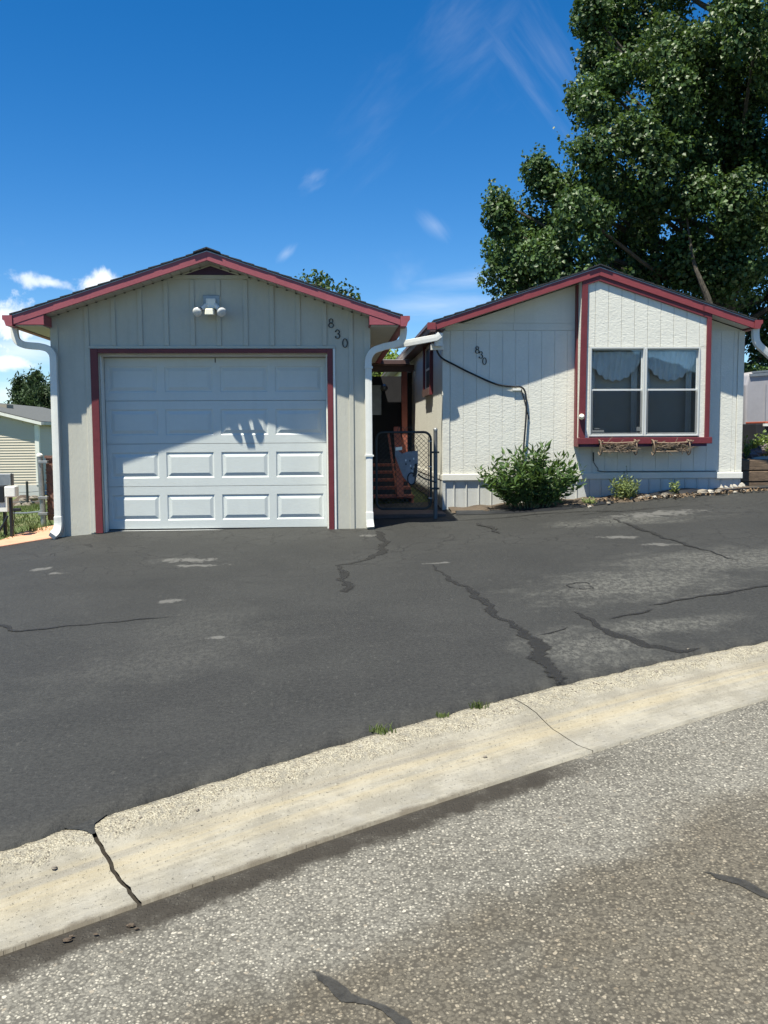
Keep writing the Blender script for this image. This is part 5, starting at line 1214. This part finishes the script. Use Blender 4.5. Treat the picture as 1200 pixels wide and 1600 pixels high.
for py in (722, 778, 803): q = at(66,py,12.12); MB().box(q.x-.05,q.x+.07,12.10,12.19,q.z-.018,q.z+.018).build('clamp', M['galv'], pg, bevel=.004)
# utility stand at the frame edge
us_ = empty('utility_stand', (-3.9, 11.2, .35), 'dark utility stand with white and grey boxes at left edge by the walkway', 'utility box')
def pbox(name, xa, ya, xb, yb, Y, d, mat, bev=.006):
    p, q = at(xa,ya,Y), at(xb,yb,Y); MB().box(p.x,q.x,Y,Y+d,q.z,p.z).build(name, mat, us_, bevel=bev)
pbox('post', 13,777,20,848,11.15,.06,M['black']); pbox('post', 4,800,10,850,11.3,.06,M['black']); pbox('meter_box', 6,760,24,777,11.08,.14,M['white'],.012)
pbox('panel_box', -40,741,17,759,11.25,.12,M['galv']); pbox('dark_box', -30,759.5,6,785,11.2,.16,M['black']); pbox('grey_housing', -34,776,12,800,11.22,.1,M['white'])
pbox('lever', 20,794,32,799,11.1,.03,M['black']); pbox('conduit', 17,739.5,18.4,759,11.24,.015,M['darkmetal'],0)
MB().tube([at(-6,838,11.2), at(6,818,11.2), at(12,806,11.2)], .014, 6).build('brace', M['black'], us_)
MB().tube(smooth_path([at(22,797,11.1), at(22,815,11.1), at(19,835,11.1), at(20,848,11.1)],4), .006, 5).build('cable', M['black'], us_)
# lawn blades on the left
V, Fc = [], []
rs = random.Random(31)
for i in range(9000):
    y = rs.uniform(10.6, 24); x = rs.uniform(-.36*y-.6, -3.45-.03*(y-11))
    if y < LW[0].y+(x-LW[0].x)*1.6+.55 and y < 12.4: continue
    z = hg(x,y); hh = rs.uniform(.03,.09); b = len(V); w = .006; lx = rs.gauss(0,.03); V += [(x-w,y,z-.005),(x+w,y,z-.005),(x+lx,y+rs.gauss(0,.03),z+hh)]; Fc.append([b,b+1,b+2])
me = bpy.data.meshes.new('lawn_grass'); me.from_pydata(V, [], Fc); tag(newobj('lawn_grass', me, M['grass']), 'short green grass of the left yard beside the walkway', 'grass', None, 'stuff')

# ================================================================ RIGHT SIDE
rw = empty('timber_retaining_wall', (6.6, 12.5, .9), 'old dark timber retaining wall right of the mobile home', 'retaining wall')
zt = at(1180,718,12.55).z; hh = .152
for k in range(4):
    z1 = zt-k*(hh+.006); x = 5.70-.0*k+(.0 if k % 2 else .0); off = [.62,1.4,.9,1.2][k]; xe = [5.70, 5.70+off, 5.70+off+1.9, 9.5]
    for a, b in zip(xe, xe[1:]):
        MB().box(a+.004,b-.004,12.52+.012*random.uniform(-1,1)-.004*k,12.72,z1-hh,z1-.004*random.random()).build('timber', M['timber'], rw, bevel=.012)
mb = MB(); n = 20
for j in range(12):
    for i in range(n+1):
        x = 5.68+4.5*i/n; y = 12.66+.5*j; mb.v.append((x, y, zt-.03+.05*math.sin(x*5)*math.sin(y*4)+.06*j/11*3))
for j in range(11):
    for i in range(n): a = j*(n+1)+i; mb.f.append([a,a+1,a+n+2,a+n+1])
o = mb.build('raised_bed', M['soil'], None, True); o['kind'] = 'structure'
for i, (px, py, r) in enumerate(((1166,712,.07),(1174,710,.09),(1183,707,.08),(1190,703,.10),(1197,700,.09),(1178,714,.05))):
    p = at(px, py, 12.95); tag(MB().rock((p.x,p.y,p.z), r, 120+i, (1.2,1,.8)).build('bed_rock', plain('purple_rock', (.14,.11,.12), .9, .3, 14, .5, 50)), f'{ORD[i]} purplish rock from the home corner on top of timber retaining wall', 'rock', 'rocks in the raised bed')
p = at(1193,716,12.7); tag(MB().rock((p.x,p.y,p.z-.01), .13, 140, (1.5,1,.3)).build('pale_slab', M['pale_stone']), 'flat pale slab lying on the timber retaining wall', 'stone')
_hg = hg
def shrub_at(name, label, px, py, Y, rx, h, nst, leaf, mat):
    global hg
    p = at(px, py, Y); hg = lambda x, y: p.z; shrub(name, label, p.x, p.y, rx, rx*.8, h, nst, leaf, mat, 'plant', .5, 18); hg = _hg
shrub_at('garden_plant', 'bright yellow-green plant on the retaining wall at right edge', 1192,714,13.0,.24,.36,36,.055,M['leaf_light'])
shrub_at('garden_plant', 'small upright sprig against the right corner of mobile home', 1165,716,12.9,.07,.32,7,.055,M['leaf_light'])
tr = empty('cargo_trailer', (8.5, 16.2, 1.4), 'dark grey rounded trailer in shade behind the retaining wall', 'trailer')
q0 = at(1166,580,16.2); q1 = at(1260,572,16.2); zb = 1.05; x0, x1 = q0.x, q0.x+3.4; zt_ = q0.z
prof = [(x0+.02,zb),(x0,zt_-.25),(x0+.05,zt_-.06),(x0+.18,zt_),(x1,zt_+.28),(x1,zb)]
MB().ext([(a,16.2,b) for a, b in prof], (0,2.2,0)).build('body', M['trailer'], tr, bevel=.03)
MB().bar((x0+.06,16.19,zt_-.075),(x1,16.19,zt_+.17),.03,.05).build('edge_trim', M['galv'], tr)
MB().bar((x0+.1,16.19,zt_-.02),(x1,16.19,zt_+.25),.02,.03).build('edge_trim', M['galv'], tr)
for k in range(4): MB().box(x0+.35+k*.6,x0+.365+k*.6,16.185,16.199,zb+.05,zt_-.2+.05*k).build('panel_seam', M['trailer'], tr)
for k in (0, 1):
    c = Vector((x0+1.3+.8*k, 16.25, .95)); lathe(MB(), [(0,.1),(.02,.30),(.16,.30),(.18,.1)], c, (0,-1,0), 18).build('wheel', M['black'], tr, True)
sb = empty('storage_box', (7.3, 14.2, 1.3), 'dark storage box with reddish lid beside the trailer at right edge', 'box')
p, q = at(1182,662,14.2), at(1240,704,14.2); MB().box(p.x,q.x,14.2,14.8,q.z-.2,p.z).build('body', M['dark'], sb, bevel=.01)
MB().box(p.x+.12,q.x,14.15,14.85,p.z+.001,p.z+.035).build('lid', M['terracotta'], sb, bevel=.01); MB().box(p.x+.08,q.x,14.10,14.149,p.z-.04,p.z+.0).build('lid_edge', M['white'], sb)

# ================================================================ house across the street (only its reflection shows in the window)
ah = empty('house_across_street', (12, -15, 0), 'dark-roofed house across the street mirrored in the right window pane', 'house')
ax0, ax1, ay, az = 7.5, 18.5, -13.0, .2; axc = 11.0
mb = MB(); mb.ext([(ax0,ay,az-1.2),(ax1,ay,az-1.2),(ax1,ay,2.8),(axc,ay,5.0),(ax0,ay,4.0)], (0,-10,0)); mb.build('wall', M['lattice'], ah)
for xa, xb in ((ax0-.4, axc), (axc, ax1+.4)):
    zl = lambda x: 5.15-.30*abs(x-axc); MB().ext([(xa,ay+.4,zl(xa)),(xb,ay+.4,zl(xb)),(xb,ay+.4,zl(xb)+.14),(xa,ay+.4,zl(xa)+.14)], (0,-10.8,0)).build('roof', M['neighroof'], ah)
MB().box(8.5,11.3,ay+.001,ay+.05,az-.9,az+1.5).build('garage_door', M['white'], ah); MB().box(13.5,15.2,ay+.001,ay+.05,1.2,2.3).build('window', M['dark'], ah)

# ---------------------------------------------------------------- parts keep their place under the empties
for e in EMP:
    inv = Matrix.Translation(-Vector(e.location))
    for ch in bpy.data.objects:
        if ch.parent is e: ch.matrix_parent_inverse = inv
